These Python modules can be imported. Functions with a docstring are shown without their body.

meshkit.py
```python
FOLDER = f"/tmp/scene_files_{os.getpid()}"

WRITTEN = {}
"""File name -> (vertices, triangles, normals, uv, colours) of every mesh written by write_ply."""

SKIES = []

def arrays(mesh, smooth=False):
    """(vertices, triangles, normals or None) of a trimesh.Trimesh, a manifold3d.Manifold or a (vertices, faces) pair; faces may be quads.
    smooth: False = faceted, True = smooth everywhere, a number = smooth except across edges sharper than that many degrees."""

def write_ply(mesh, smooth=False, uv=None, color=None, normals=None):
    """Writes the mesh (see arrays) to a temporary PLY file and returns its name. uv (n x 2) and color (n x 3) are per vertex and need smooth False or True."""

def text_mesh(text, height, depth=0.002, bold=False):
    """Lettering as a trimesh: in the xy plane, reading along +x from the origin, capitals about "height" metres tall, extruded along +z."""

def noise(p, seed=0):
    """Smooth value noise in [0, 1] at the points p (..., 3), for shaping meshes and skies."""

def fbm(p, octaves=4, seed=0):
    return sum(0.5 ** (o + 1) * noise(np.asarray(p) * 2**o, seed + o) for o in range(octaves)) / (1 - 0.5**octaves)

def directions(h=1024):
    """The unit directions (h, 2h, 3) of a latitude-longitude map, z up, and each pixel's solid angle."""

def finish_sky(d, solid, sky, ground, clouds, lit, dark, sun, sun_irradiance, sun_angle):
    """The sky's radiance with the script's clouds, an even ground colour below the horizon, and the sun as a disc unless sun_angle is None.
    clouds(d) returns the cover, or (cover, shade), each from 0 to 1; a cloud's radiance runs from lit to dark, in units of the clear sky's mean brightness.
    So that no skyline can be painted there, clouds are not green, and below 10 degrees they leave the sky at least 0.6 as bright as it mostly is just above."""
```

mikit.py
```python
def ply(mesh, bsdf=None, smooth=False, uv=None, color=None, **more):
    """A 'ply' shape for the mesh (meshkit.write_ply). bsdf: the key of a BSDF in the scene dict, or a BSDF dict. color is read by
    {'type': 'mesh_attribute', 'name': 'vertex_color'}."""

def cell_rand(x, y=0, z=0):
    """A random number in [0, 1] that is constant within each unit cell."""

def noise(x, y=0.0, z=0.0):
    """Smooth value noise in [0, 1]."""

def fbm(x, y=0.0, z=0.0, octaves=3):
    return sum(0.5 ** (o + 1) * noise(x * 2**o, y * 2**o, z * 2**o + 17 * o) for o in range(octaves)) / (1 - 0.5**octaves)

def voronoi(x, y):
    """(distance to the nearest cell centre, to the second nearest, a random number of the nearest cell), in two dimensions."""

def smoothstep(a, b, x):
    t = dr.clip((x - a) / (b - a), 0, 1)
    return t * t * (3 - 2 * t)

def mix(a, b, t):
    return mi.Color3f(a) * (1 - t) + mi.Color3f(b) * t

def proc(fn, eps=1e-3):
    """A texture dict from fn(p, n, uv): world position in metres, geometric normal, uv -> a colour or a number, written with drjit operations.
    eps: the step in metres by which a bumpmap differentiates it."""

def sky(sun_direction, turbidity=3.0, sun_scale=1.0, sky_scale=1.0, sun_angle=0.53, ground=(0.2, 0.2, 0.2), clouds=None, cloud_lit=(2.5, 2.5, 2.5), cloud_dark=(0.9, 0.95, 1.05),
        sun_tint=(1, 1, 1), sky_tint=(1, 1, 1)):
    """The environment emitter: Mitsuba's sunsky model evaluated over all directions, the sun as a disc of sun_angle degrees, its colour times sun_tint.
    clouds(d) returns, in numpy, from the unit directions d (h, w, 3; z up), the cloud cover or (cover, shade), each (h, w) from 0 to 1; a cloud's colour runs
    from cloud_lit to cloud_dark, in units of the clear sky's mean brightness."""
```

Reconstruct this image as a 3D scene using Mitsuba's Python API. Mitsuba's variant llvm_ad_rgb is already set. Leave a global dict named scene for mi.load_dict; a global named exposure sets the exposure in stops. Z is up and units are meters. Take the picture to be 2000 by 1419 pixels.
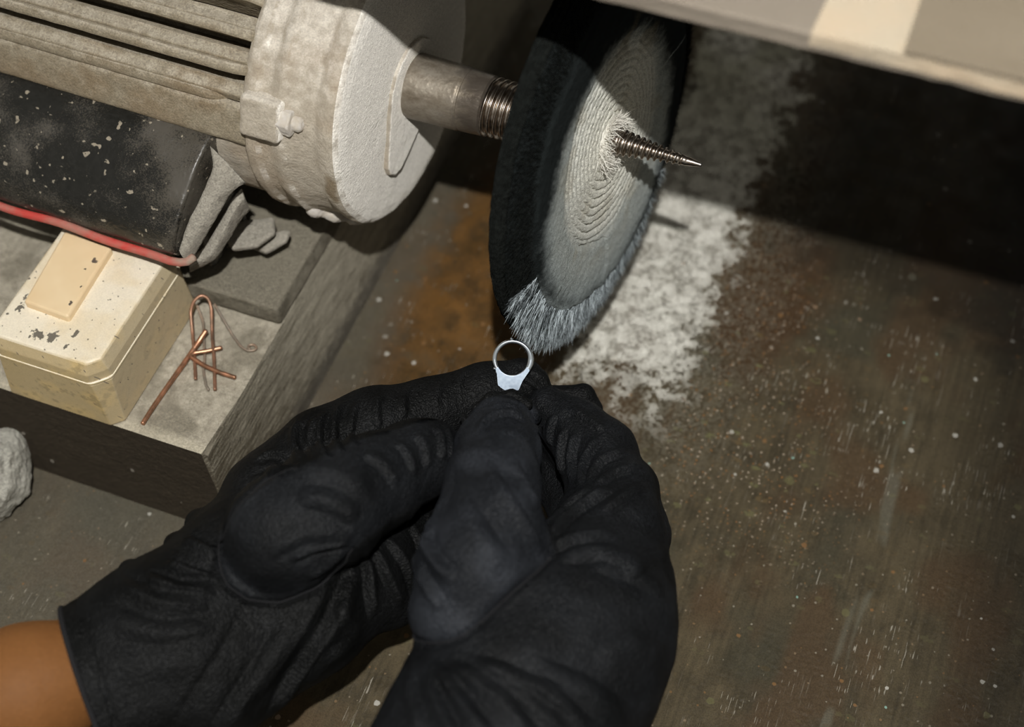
import math
import numpy as np
import trimesh
import drjit as dr
import mitsuba as mi
import mikit
import meshkit
from mikit import proc, noise, fbm, voronoi, smoothstep, mix, cell_rand
from scipy.spatial import cKDTree
from scipy.ndimage import gaussian_filter1d

T = mi.ScalarTransform4f
MM = 0.001
rng = np.random.default_rng(7)
scene, labels = {}, {}

# ------------------------------------------------------------------ camera, lamp, exposure
# World: x along the motor's shaft side of the plinth, y away from the worker, z up; lengths in mm, written out in metres.
FPX = 3000.0
M = np.array([[0.93333, 0.35841, -0.02099], [0.28056, -0.76459, -0.58024], [-0.22401, 0.53567, -0.81417]])
u_, _, v_ = np.linalg.svd(M)
M = u_ @ v_
EYE = np.array([164.653, -535.898, 754.706])
FOCUS = 788.0
scene['camera'] = {
    'type': 'thinlens', 'fov': math.degrees(2 * math.atan(1000.0 / FPX)), 'fov_axis': 'x',
    'aperture_radius': 5.8 * MM, 'focus_distance': FOCUS * MM, 'near_clip': 0.02, 'far_clip': 20.0,
    'to_world': T().look_at((EYE * MM).tolist(), ((EYE + M[2] * 100) * MM).tolist(), (-M[1]).tolist())}
exposure = 0.0
scene['room_light'] = {'type': 'constant', 'radiance': {'type': 'rgb', 'value': [0.250, 0.240, 0.212]}}
LAMP = EYE + M.T @ np.array([0.0, -190.0, -400.0])
LAMP_POWER = 16000.0


def ray(px, py):
    return M.T @ np.array([(px - 1000.0) / FPX, (py - 709.5) / FPX, 1.0])


def on_z(px, py, z):
    r = ray(px, py)
    return EYE + r * (z - EYE[2]) / r[2]


def at(px, py, d):
    return EYE + ray(px, py) * d


# ------------------------------------------------------------------ mesh helpers
def cat(*ms):
    return trimesh.util.concatenate([m for m in ms if m is not None])


def tm(v, f):
    return trimesh.Trimesh(np.asarray(v, float), np.asarray(f, int), process=False)


def quads(f):
    f = np.asarray(f)
    return np.vstack([f[:, [0, 1, 2]], f[:, [0, 2, 3]]])


def grid_faces(nu, nv, wrap_v=False):
    i, j = np.meshgrid(np.arange(nu - 1), np.arange(nv if wrap_v else nv - 1), indexing='ij')
    j2 = (j + 1) % nv
    return quads(np.stack([i * nv + j, i * nv + j2, (i + 1) * nv + j2, (i + 1) * nv + j], -1).reshape(-1, 4))


def lathe_x(profile, n=96, fn=None):
    """Surface of revolution about x from (x, r) points; fn(x, r, angle) may return a new (x, r)."""
    a = np.arange(n) * 2 * np.pi / n
    P = np.asarray(profile, float)
    X = np.repeat(P[:, :1], n, 1)
    R = np.repeat(P[:, 1:], n, 1)
    Aa = np.repeat(a[None], len(P), 0)
    if fn is not None:
        X, R = fn(X, R, Aa)
    v = np.stack([X, R * np.cos(Aa), R * np.sin(Aa)], -1).reshape(-1, 3)
    return tm(v, grid_faces(len(P), n, True))


def densify(profile, step):
    out = []
    for (x0, r0), (x1, r1) in zip(profile[:-1], profile[1:]):
        k = max(1, int(math.hypot(x1 - x0, r1 - r0) / step))
        for q in range(k):
            out.append((x0 + (x1 - x0) * q / k, r0 + (r1 - r0) * q / k))
    out.append(profile[-1])
    return out


def smooth_poly(pts, step=1.0, sigma=2.0):
    p = np.asarray(pts, float)
    s = np.r_[0, np.cumsum(np.linalg.norm(np.diff(p, axis=0), axis=1))]
    q = np.linspace(0, s[-1], max(4, int(s[-1] / step)))
    out = np.stack([np.interp(q, s, p[:, k]) for k in range(p.shape[1])], 1)
    if sigma:
        out = gaussian_filter1d(out, sigma, axis=0, mode='nearest')
    return out


def tube(points, radius, sides=10, cap=True):
    p = np.asarray(points, float)
    r = np.broadcast_to(np.asarray(radius, float), (len(p),))
    t = np.gradient(p, axis=0)
    t /= np.linalg.norm(t, axis=1, keepdims=True) + 1e-12
    a = np.zeros_like(p)
    ref = np.array([0, 0, 1.0]) if abs(t[0, 2]) < 0.9 else np.array([1.0, 0, 0])
    for i in range(len(p)):
        ref = ref - t[i] * (ref @ t[i])
        ref /= np.linalg.norm(ref)
        a[i] = ref
    b = np.cross(t, a)
    an = np.arange(sides) * 2 * np.pi / sides
    v = p[:, None] + r[:, None, None] * (np.cos(an)[None, :, None] * a[:, None] + np.sin(an)[None, :, None] * b[:, None])
    v = v.reshape(-1, 3)
    f = grid_faces(len(p), sides, True)
    if cap:
        n0 = len(v)
        v = np.vstack([v, p[:1] - t[:1] * r[0] * .4, p[-1:] + t[-1:] * r[-1] * .4])
        k = np.arange(sides)
        k2 = (k + 1) % sides
        e = (len(p) - 1) * sides
        f = np.vstack([f, np.stack([k2, k, np.full(sides, n0)], 1), np.stack([e + k, e + k2, np.full(sides, n0 + 1)], 1)])
    return tm(v, f)


def hull(points):
    return trimesh.convex.convex_hull(np.asarray(points, float))


SPH = trimesh.creation.icosphere(subdivisions=2, radius=1.0).vertices


def rbox(lo, hi, r):
    lo, hi = np.minimum(lo, hi) + r, np.maximum(lo, hi) - r
    c = np.array([[x, y, z] for x in (lo[0], hi[0]) for y in (lo[1], hi[1]) for z in (lo[2], hi[2])], float)
    return hull((c[:, None] + SPH[None] * r).reshape(-1, 3))


def rhull(points, r):
    return hull((np.asarray(points, float)[:, None] + SPH[None] * r).reshape(-1, 3))


def extrude_x(profile, x0, x1, step=6.0, ends=True):
    """Closed profile [(y, z)] swept along x."""
    P = np.asarray(profile, float)
    xs = np.linspace(x0, x1, max(2, int(abs(x1 - x0) / step)))
    v = np.concatenate([np.c_[np.full(len(P), x), P] for x in xs])
    f = grid_faces(len(xs), len(P), True)
    if ends:
        for k, flip in ((0, True), (len(xs) - 1, False)):
            c = len(v)
            v = np.vstack([v, [[xs[k], *P.mean(0)]]])
            i = np.arange(len(P))
            tri = np.stack([k * len(P) + i, k * len(P) + (i + 1) % len(P), np.full(len(P), c)], 1)
            f = np.vstack([f, tri[:, ::-1] if flip else tri])
    return tm(v, f)


def roughen(m, amp, scale, seed=0, octaves=4):
    v = np.array(m.vertices)
    n = normals(v, np.asarray(m.faces))
    return tm(v + n * ((meshkit.fbm(v / scale + 31.7, octaves, seed) - .5) * 2 * amp)[:, None], m.faces)


def refine(m, length):
    v, f = trimesh.remesh.subdivide_to_size(m.vertices, m.faces, length, max_iter=12)
    mm = trimesh.Trimesh(v, f, process=True)
    mm.merge_vertices()
    return mm


def normals(v, f):
    fn = np.cross(v[f[:, 1]] - v[f[:, 0]], v[f[:, 2]] - v[f[:, 0]])
    n = np.stack([sum(np.bincount(f[:, k], fn[:, c], len(v)) for k in range(3)) for c in range(3)], 1)
    return n / (np.linalg.norm(n, axis=1, keepdims=True) + 1e-20)


def put(key, mesh, bsdf, smooth=40, **kw):
    """One entry of the scene; mesh in mm."""
    k, i = key, 0
    while k in scene:
        i += 1
        k = f'{key}_{i:03d}'
    v, f = (np.array(mesh.vertices), np.array(mesh.faces))
    scene[k] = mikit.ply((v * MM, f), bsdf, smooth=True if smooth == 60 else smooth, **kw)
    return k


def tag(key, label=None, category=None, group=None, kind=None):
    d = labels.setdefault(key, {})
    for n, x in (('label', label), ('category', category), ('group', group), ('kind', kind)):
        if x:
            d[n] = x


# ------------------------------------------------------------------ materials
def rgb(*c):
    return mi.Color3f(*c)


def material(key, color, rough=0.8, metallic=0.0, bump=None, spec=0.4, **more):
    def tex(c):
        return proc(c) if callable(c) else {'type': 'rgb', 'value': list(map(float, c))} if not isinstance(c, (int, float)) else float(c)
    b = {'type': 'principled', 'base_color': tex(color), 'roughness': tex(rough), 'metallic': tex(metallic), 'specular': spec, **more}
    if bump is not None:
        fn, scale, eps = bump
        b = {'type': 'bumpmap', 'arbitrary': proc(fn, eps=eps), 'scale': scale, 'bsdf': b}
    scene[key] = {'type': 'twosided', 'bsdf': b}


def sep(p):
    return p.x * 1000, p.y * 1000, p.z * 1000


def f01(x):
    return dr.clip(x, 0, 1)


def drops(x, y, size, thresh, rmin, rmax, seed):
    """Mask of scattered roundish drops: one per cell where the cell's dice pass thresh."""
    d, _, w = voronoi(x / size + seed * 13.7, y / size + seed * 7.1)
    wob = 0.75 + 0.5 * noise(x * .9, y * .9, seed)
    r = (rmin + (rmax - rmin) * noise(w * 971.0, seed)) * wob / size
    return dr.select(w > thresh, 1 - smoothstep(r * .75, r, d), 0.0), w


def bench_color(p, n, uv):
    x, y, z = sep(p)
    n1 = fbm(x * .018, y * .018, 3.0, 3)
    n2 = fbm(x * .09, y * .09, 9.0, 3)
    n3 = noise(x * 1.3, y * 1.3, 2.0)
    streak = fbm(x * .55, y * .035, 5.0, 3)
    fine = noise(x * 2.3, y * .10, 7.0)
    c = mix(rgb(.034, .027, .0155), rgb(.074, .058, .033), f01(n2 * 1.1 + (streak - .5) * .8))
    c = mix(c, rgb(.036, .034, .022), smoothstep(.48, .70, n1) * .6)
    c = mix(c, rgb(.060, .036, .018), smoothstep(.48, .74, fbm(x * .035 + 40, y * .02, 4.0, 3)) * .65)
    # orange rust beside the plinth
    dl = dr.sqrt(dr.square((x + 85) / 60) + dr.square((y - 20) / 120)) + (n2 - .5) * .9
    rust = 1 - smoothstep(.55, 1.15, dl)
    c = mix(c, mix(rgb(.050, .027, .008), rgb(.145, .066, .014), f01(n2 * 1.6 - .35 + (n3 - .5) * .5)), rust * .85)
    # brown rust beside the dust
    dl = dr.sqrt(dr.square((x - 88) / 34) + dr.square((y - 62) / 75)) + (n2 - .5) * .8
    c = mix(c, rgb(.046, .024, .010), (1 - smoothstep(.5, 1.2, dl)) * .8)
    # grey film by the plinth's foot
    film = 1 - smoothstep(-138, -105, x + (n2 - .5) * 30)
    c = mix(c, rgb(.10, .092, .072), film * .6 * f01(n3 * .5 + .6))
    # pale scratches along y
    scr = smoothstep(.80, .92, fine) * smoothstep(.52, .74, fbm(x * .05, y * .05, 11.0, 2))
    c = mix(c, rgb(.13, .115, .09), scr * .45)
    band = (1 - smoothstep(2.0, 5.0, dr.abs(x - 187 - 6 * noise(y * .02, 4.0)))) * smoothstep(.35, .6, noise(x * .2, y * .04, 3.0))
    c = mix(c, rgb(.10, .096, .072), band * .55 * (1 - smoothstep(0, 40, y)))
    c = c * (.80 + .40 * noise(x * 2.1, y * 2.1, 3.0))
    # flecks and drops
    near = smoothstep(45, 70, x + (n2 - .5) * 30) * (1 - smoothstep(95, 175, x + y * .3 + (n2 - .5) * 60)) * smoothstep(-150, -60, y) * (1 - smoothstep(80, 125, y))
    m, w = drops(x, y, 3.1, .55, .3, .85, 8)
    c = mix(c, mix(rgb(.30, .245, .19), rgb(.20, .095, .03), smoothstep(.72, .80, w)), m * near * .85)
    m, w = drops(x * .8, y * 1.5, 15.0, .62, 1.2, 3.6, 12)
    c = mix(c, mix(rgb(.105, .10, .045), rgb(.09, .062, .028), smoothstep(.8, .82, w)), m * smoothstep(.25, .5, noise(x * .6, y * .6, 2.0)) * (.25 + .55 * near))
    ticks = smoothstep(.86, .93, noise(x * 1.9, y * .16, 17.0)) * smoothstep(.60, .72, noise(x * .05, y * .05, 21.0))
    c = mix(c, rgb(.26, .24, .20), ticks * .8)
    m, w = drops(x, y, 6.0, .80, .35, .9, 1)
    c = mix(c, mix(rgb(.22, .20, .16), rgb(.15, .085, .035), f01((w - .80) * 9 - .4)), m * .65)
    m, w = drops(x, y, 21.0, .70, .7, 1.9, 2)
    c = mix(c, mix(rgb(.40, .385, .345), rgb(.17, .09, .035), smoothstep(.84, .88, w)), m * .75)
    m, w = drops(x, y, 34.0, .80, 1.5, 3.4, 3)
    c = mix(c, mix(rgb(.115, .11, .048), rgb(.30, .285, .25), smoothstep(.92, .94, w)), m * .5)
    m, w = drops(x, y, 44.0, .84, .5, .9, 4)
    c = mix(c, rgb(.20, .33, .28), m * .8)
    board_shade = smoothstep(50, 90, x + (n2 - .5) * 40) * smoothstep(95, 150, y + x * .25 + (n2 - .5) * 50)  # deepens the board's shadow in the bench colour
    c = c * (1 - .62 * board_shade) * (1 - .62 * smoothstep(190, 258, x + y * .12 + (n2 - .5) * 30))  # last factor paints the lamp's falloff towards the right edge
    # buffing dust flung under the wheel
    wob = (n2 - .5) * 26 + (noise(x * .25, y * .25, 5.0) - .5) * 10
    dust = smoothstep(-24, -6, x + wob) * (1 - smoothstep(46, 72, x + wob + 8 * (noise(y * .03, 8.0) - .5)))
    dust = dust * smoothstep(-72, 0, y + wob * 1.4)
    clump = fbm(x * .17, y * .17, 1.0, 3)
    pit = fbm(x * .80, y * .80, 6.0, 3)
    pits = 1 - smoothstep(.38, .52, pit + (clump - .5) * .5)
    thick = f01(dust * (.96 + .25 * (clump - .5)) - pits * (.74 - .12 * dust) * (1 - .5 * smoothstep(.9, 1.0, dust) * smoothstep(.5, .7, clump)) - (1 - dust) * smoothstep(.35, .62, 1 - clump) * .6)
    dcol = mix(rgb(.52, .51, .45), rgb(.86, .84, .77), f01(n3 * .55 + pit * .6 - .05))
    dcol = mix(dcol, rgb(.34, .34, .22), smoothstep(130, 250, y) * .55 * smoothstep(.4, .62, n1 + .1))
    c = mix(c, dcol, f01(thick))
    # thin spill around it
    spill = smoothstep(-45, 0, x + wob) * (1 - smoothstep(60, 120, x + wob)) * smoothstep(-130, -20, y + wob * 2)
    c = mix(c, rgb(.16, .145, .11), spill * .45 * smoothstep(.40, .62, pit))
    return c


def bench_bump(p, n, uv):
    x, y, z = sep(p)
    return fbm(x * .5, y * .5, 0.0, 3) + .3 * noise(x * 2.5, y * .2, 1.0)


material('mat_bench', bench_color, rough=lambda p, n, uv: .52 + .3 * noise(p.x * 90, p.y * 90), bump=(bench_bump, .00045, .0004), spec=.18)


def dusty(base_lo, base_hi, dust, stain, seed, dust_from=-.2, dust_to=.8, scale=1.0, stain_amt=.5, grain=.28):
    """Dusty casting: dust settles on what faces up."""
    def fn(p, n, uv):
        x, y, z = (v * scale for v in sep(p))
        n1 = fbm(x * .03 + seed, y * .03, z * .03, 3)
        n2 = fbm(x * .22, y * .22, z * .22 + seed, 3)
        n3 = noise(x * 1.5, y * 1.5, z * 1.5 + seed)
        c = mix(rgb(*base_lo), rgb(*base_hi), f01(n2 * 1.3 - .15))
        c = mix(c, rgb(*stain), smoothstep(.50, .72, n1) * stain_amt)
        up = smoothstep(dust_from, dust_to, n.z + (n2 - .5) * .7)
        c = mix(c, rgb(*dust), up * (.65 + .35 * n3))
        return c * (1 - grain + 2 * grain * n3)
    return fn


def grit(s, seed=0.0):
    def fn(p, n, uv):
        x, y, z = sep(p)
        return fbm(x * s, y * s, z * s + seed, 3)
    return fn




def bell_color(p, n, uv):
    x, y, z = sep(p)
    n1 = fbm(x * .03 + 3, y * .03, z * .03, 3)
    n2 = fbm(x * .2, y * .2, z * .2 + 3, 3)
    n3 = noise(x * 1.6, y * 1.6, z * 1.6)
    c = mix(rgb(.27, .232, .180), rgb(.42, .375, .305), f01(n2 * 1.3 - .15))
    c = mix(c, rgb(.27, .205, .14), smoothstep(.50, .70, n1) * .45)
    sx, sy, sz = x + 127, y + 72, z - 160      # rust run at the rim
    stain = 1 - smoothstep(.5, 1.2, dr.sqrt(dr.square(sx / 4) + dr.square(sy / 9) + dr.square(sz / 13)) + (n2 - .5) * .9)
    rim = 1 - smoothstep(.5, 1.2, dr.sqrt(dr.square((x + 128) / 10) + dr.square((y + 52) / 14) + dr.square((z - 104) / 9)) + (n2 - .5) * 1.0)
    face_light = smoothstep(.50, .98, n.x + (n2 - .5) * .4)          # pale dust on the shaft side, strengthened to stand in for lamplight
    settled = smoothstep(.45, 1.1, n.z + (n2 - .5) * .6)
    c = mix(c, rgb(.80, .765, .70), f01(face_light * 1.2 + settled * .35) * (.72 + .28 * n3))
    c = mix(c, rgb(.17, .125, .075), f01(stain + rim) * .8)
    return c * (.84 + .32 * n3)


material('mat_bell', bell_color, rough=.95, bump=(grit(.9), .0005, .0003), spec=.2)
material('mat_housing', dusty((.165, .135, .092), (.245, .21, .152), (.33, .295, .235), (.165, .115, .065), 11.0, dust_from=.35, dust_to=1.25, stain_amt=.45), rough=.92, bump=(grit(.7, 3.), .0005, .0003), spec=.2)
material('mat_casting', dusty((.115, .102, .083), (.20, .182, .152), (.27, .25, .21), (.14, .11, .08), 5.0), rough=.95, bump=(grit(.8, 7.), .0007, .0003), spec=.2)


def black_cover(p, n, uv):
    x, y, z = sep(p)
    n1 = fbm(x * .04, y * .04, z * .04, 3)
    n2 = fbm(x * .3, y * .3, z * .3, 3)
    n3 = noise(x * 1.8, y * 1.8, z * 1.8)
    c = mix(rgb(.006, .006, .005), rgb(.014, .0135, .0115), n2)
    c = mix(c, rgb(.085, .074, .058), smoothstep(.50, .82, n1 + (n3 - .5) * .35 + smoothstep(-245, -195, x) * .20) * .6)
    chip = smoothstep(.70, .76, fbm(x * .30 + 9, y * .30, z * .30, 3))
    return mix(c, rgb(.30, .26, .20), chip * .8)


material('mat_black_cover', black_cover, rough=lambda p, n, uv: .33 + .35 * smoothstep(.5, .8, fbm(p.x * 40, p.y * 40, p.z * 40)), bump=(grit(.6), .0003, .0003), spec=.5)
material('mat_slab', dusty((.058, .050, .035), (.13, .115, .086), (.175, .158, .122), (.055, .047, .033), 21.0, stain_amt=.8), rough=.95, bump=(grit(.6, 4.), .0008, .0004), spec=.2)
material('mat_gasket', lambda p, n, uv: mix(rgb(.42, .045, .035), rgb(.30, .17, .13), f01(fbm(p.x * 160, p.y * 160, p.z * 160) * 1.8 - .55) + smoothstep(-.215, -.190, p.x) * .6), rough=.75)


def sleeve_color(p, n, uv):
    x, y, z = sep(p)
    n2 = fbm(x * .12, y * .2, z * .2, 4)
    n3 = noise(x * 1.2, y * 1.2, z * 1.2)
    c = mix(rgb(.16, .130, .095), rgb(.31, .275, .225), f01(n2 * 1.5 - .25 + (n3 - .5) * .35))
    c = mix(c, rgb(.07, .055, .045), smoothstep(-90, -74, x + (n2 - .5) * 30) * .75)
    return c


material('mat_sleeve', sleeve_color, rough=lambda p, n, uv: .50 - .2 * smoothstep(-.084, -.076, p.x) + .2 * (fbm(p.x * 300, p.y * 300, p.z * 300) - .5), metallic=.6, bump=(grit(.5), .0003, .0003))
material('mat_thread', lambda p, n, uv: mix(rgb(.26, .20, .15), rgb(.55, .50, .45), f01(fbm(p.x * 500, p.y * 500, p.z * 500) * 1.6 - .35)), rough=.27, metallic=1.0)


def rust_bolt(p, n, uv):
    x, y, z = sep(p)
    return mix(rgb(.46, .43, .39), rgb(.40, .35, .28), f01(fbm(x * .35, y * .35, z * .35) * 1.6 - .5))


material('mat_bolt', rust_bolt, rough=.95, bump=(grit(.6, 2.), .0006, .0003), spec=.2)


def plinth_color(p, n, uv):
    x, y, z = sep(p)
    n1 = fbm(x * .05, y * .05, z * .05, 3)
    n2 = fbm(x * .35, y * .35, z * .35, 3)
    fib = fbm(x * .8, y * .10, z * .8, 3)
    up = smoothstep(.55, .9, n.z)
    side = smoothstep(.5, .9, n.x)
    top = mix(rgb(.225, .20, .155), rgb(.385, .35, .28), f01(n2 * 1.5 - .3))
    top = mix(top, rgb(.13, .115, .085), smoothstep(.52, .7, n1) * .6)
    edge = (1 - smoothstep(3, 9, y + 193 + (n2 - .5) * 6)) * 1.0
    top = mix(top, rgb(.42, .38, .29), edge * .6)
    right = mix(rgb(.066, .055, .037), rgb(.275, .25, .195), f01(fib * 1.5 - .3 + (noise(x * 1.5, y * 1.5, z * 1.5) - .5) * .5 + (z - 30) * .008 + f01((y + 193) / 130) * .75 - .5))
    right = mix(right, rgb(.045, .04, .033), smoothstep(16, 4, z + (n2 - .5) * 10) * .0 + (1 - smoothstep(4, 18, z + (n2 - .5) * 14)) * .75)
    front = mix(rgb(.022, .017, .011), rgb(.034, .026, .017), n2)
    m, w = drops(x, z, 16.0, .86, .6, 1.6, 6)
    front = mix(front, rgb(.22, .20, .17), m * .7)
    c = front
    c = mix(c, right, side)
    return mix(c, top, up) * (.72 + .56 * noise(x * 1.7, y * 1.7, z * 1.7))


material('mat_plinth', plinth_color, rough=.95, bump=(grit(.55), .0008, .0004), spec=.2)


CHIPS = [(on_z(a, b, 112), rx, ry) for a, b, rx, ry in ((49, 521, 1.1, 2.4), (57, 544, 1.6, .8), (25, 571, 1.1, 1.2), (40, 600, 2.1, 3.4), (51, 577, .9, 3.0), (14, 612, 1.0, 1.0),
                                                           (73, 653, 3.9, 3.4), (102, 659, 2.6, 3.8), (149, 650, 1.5, 3.6), (129, 676, 1.0, 1.7), (187, 521, 1.6, 1.9), (171, 536, .7, .7), (163, 570, .6, 1.1), (143, 602, .9, 1.7))]


def chip_mask(x, y):
    """Paint chipped off the switch round its rocker."""
    n = (noise(x * .8, y * .8, 5.0) - .5) * 1.1 + (noise(x * 2.1, y * 2.1, 5.0) - .5) * .5
    m = mi.Float(0)
    for c, rx, ry in CHIPS:
        m = dr.maximum(m, 1 - smoothstep(.75, 1.0, dr.sqrt(dr.square((x - c[0]) / rx) + dr.square((y - c[1]) / ry)) + n))
    return m


def switch_color(p, n, uv):
    x, y, z = sep(p)
    n1 = fbm(x * .06, y * .06, z * .06, 3)
    n2 = fbm(x * .3, y * .3, z * .3, 3)
    n3 = noise(x * 1.6, y * 1.6, z * 1.6)
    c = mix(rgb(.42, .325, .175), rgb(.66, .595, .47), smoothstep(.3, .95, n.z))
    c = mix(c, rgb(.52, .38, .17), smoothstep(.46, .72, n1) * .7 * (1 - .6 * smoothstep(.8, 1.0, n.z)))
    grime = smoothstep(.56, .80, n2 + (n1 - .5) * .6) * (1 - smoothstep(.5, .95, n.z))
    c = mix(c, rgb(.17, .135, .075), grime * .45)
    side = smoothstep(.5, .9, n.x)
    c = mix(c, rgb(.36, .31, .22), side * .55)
    m, w = drops(x + z * .7, y + z * .3, 5.0, .72, .25, .6, 3)
    c = mix(c, rgb(.12, .10, .075), m * .8)
    c = mix(c, rgb(.085, .075, .06), chip_mask(x, y) * .92 * smoothstep(.6, .9, n.z))
    return c * (.94 + .12 * n3)


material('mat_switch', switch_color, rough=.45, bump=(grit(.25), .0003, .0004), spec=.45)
material('mat_rocker', lambda p, n, uv: mix(rgb(.60, .44, .25), rgb(.66, .52, .33), fbm(p.x * 60, p.y * 60, p.z * 60)) * mix(rgb(1, 1, 1), rgb(.15, .15, .19), chip_mask(p.x * 1000, p.y * 1000)), rough=.4, spec=.45)
material('mat_copper', lambda p, n, uv: mix(rgb(.62, .30, .18), rgb(.28, .16, .10), f01(fbm(p.x * 300, p.y * 300, p.z * 300) * 2 - .6)), rough=.36, metallic=.85)
material('mat_copper_dull', lambda p, n, uv: mix(rgb(.36, .19, .12), rgb(.16, .11, .075), f01(fbm(p.x * 220, p.y * 220, p.z * 220) * 2 - .6)), rough=.45, metallic=.7)
material('mat_wire_grey', lambda p, n, uv: mix(rgb(.24, .21, .17), rgb(.33, .22, .15), f01(fbm(p.x * 200, p.y * 200, p.z * 200) * 1.6 - .4)), rough=.5, metallic=.5)


def wheel_color(p, n, uv):
    r, a = uv.x, uv.y              # radius in mm and angle stored per vertex
    x, y, z = sep(p)
    n2 = fbm(x * .35, y * .35, z * .35, 3)
    n3 = noise(x * 1.6, y * 1.6, z * 1.6)
    n1 = fbm(x * .06, y * .06, z * .06, 2)
    rr = r + (n2 - .5) * 7
    c = mix(rgb(.50, .49, .43), rgb(.42, .42, .38), smoothstep(20, 56, rr))
    c = mix(c, rgb(.235, .252, .240), smoothstep(50, 62, rr))
    c = mix(c, rgb(.160, .185, .190), smoothstep(66, 92, rr) * .8)
    worked = smoothstep(3.25, 3.65, a + (n2 - .5) * .5) * (1 - smoothstep(5.0, 5.5, a + (n2 - .5) * .5))   # the stretch of rim last used
    c = mix(c, rgb(.008, .010, .010), smoothstep(-11, 6, rr + (n1 - .5) * 8 - (76 + 17 * dr.cos(a - 4.22))) * (1 - .75 * worked * smoothstep(88, 92, r)))
    c = mix(c, rgb(.20, .17, .11), smoothstep(.55, .72, n1) * .3 * (1 - smoothstep(60, 75, r)))
    return c * (.62 + .76 * n3)


material('mat_wheel', wheel_color, rough=1.0, spec=.1, bump=(grit(1.1), .0005, .0003))
material('mat_wheel_rim', lambda p, n, uv: mix(rgb(.003, .0035, .003), rgb(.009, .0105, .0095), f01(fbm(p.x * 500, p.y * 500, p.z * 500) * 1.6 - .4)), rough=.95, spec=.1, bump=(grit(.8), .001, .0003))
material('mat_fringe', lambda p, n, uv: mix(rgb(.035, .042, .045), rgb(.42, .475, .50), smoothstep(.2, .85, uv.x)), rough=.9, spec=.2)
material('mat_lint', (.62, .60, .54), rough=1.0, spec=.1)

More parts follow.
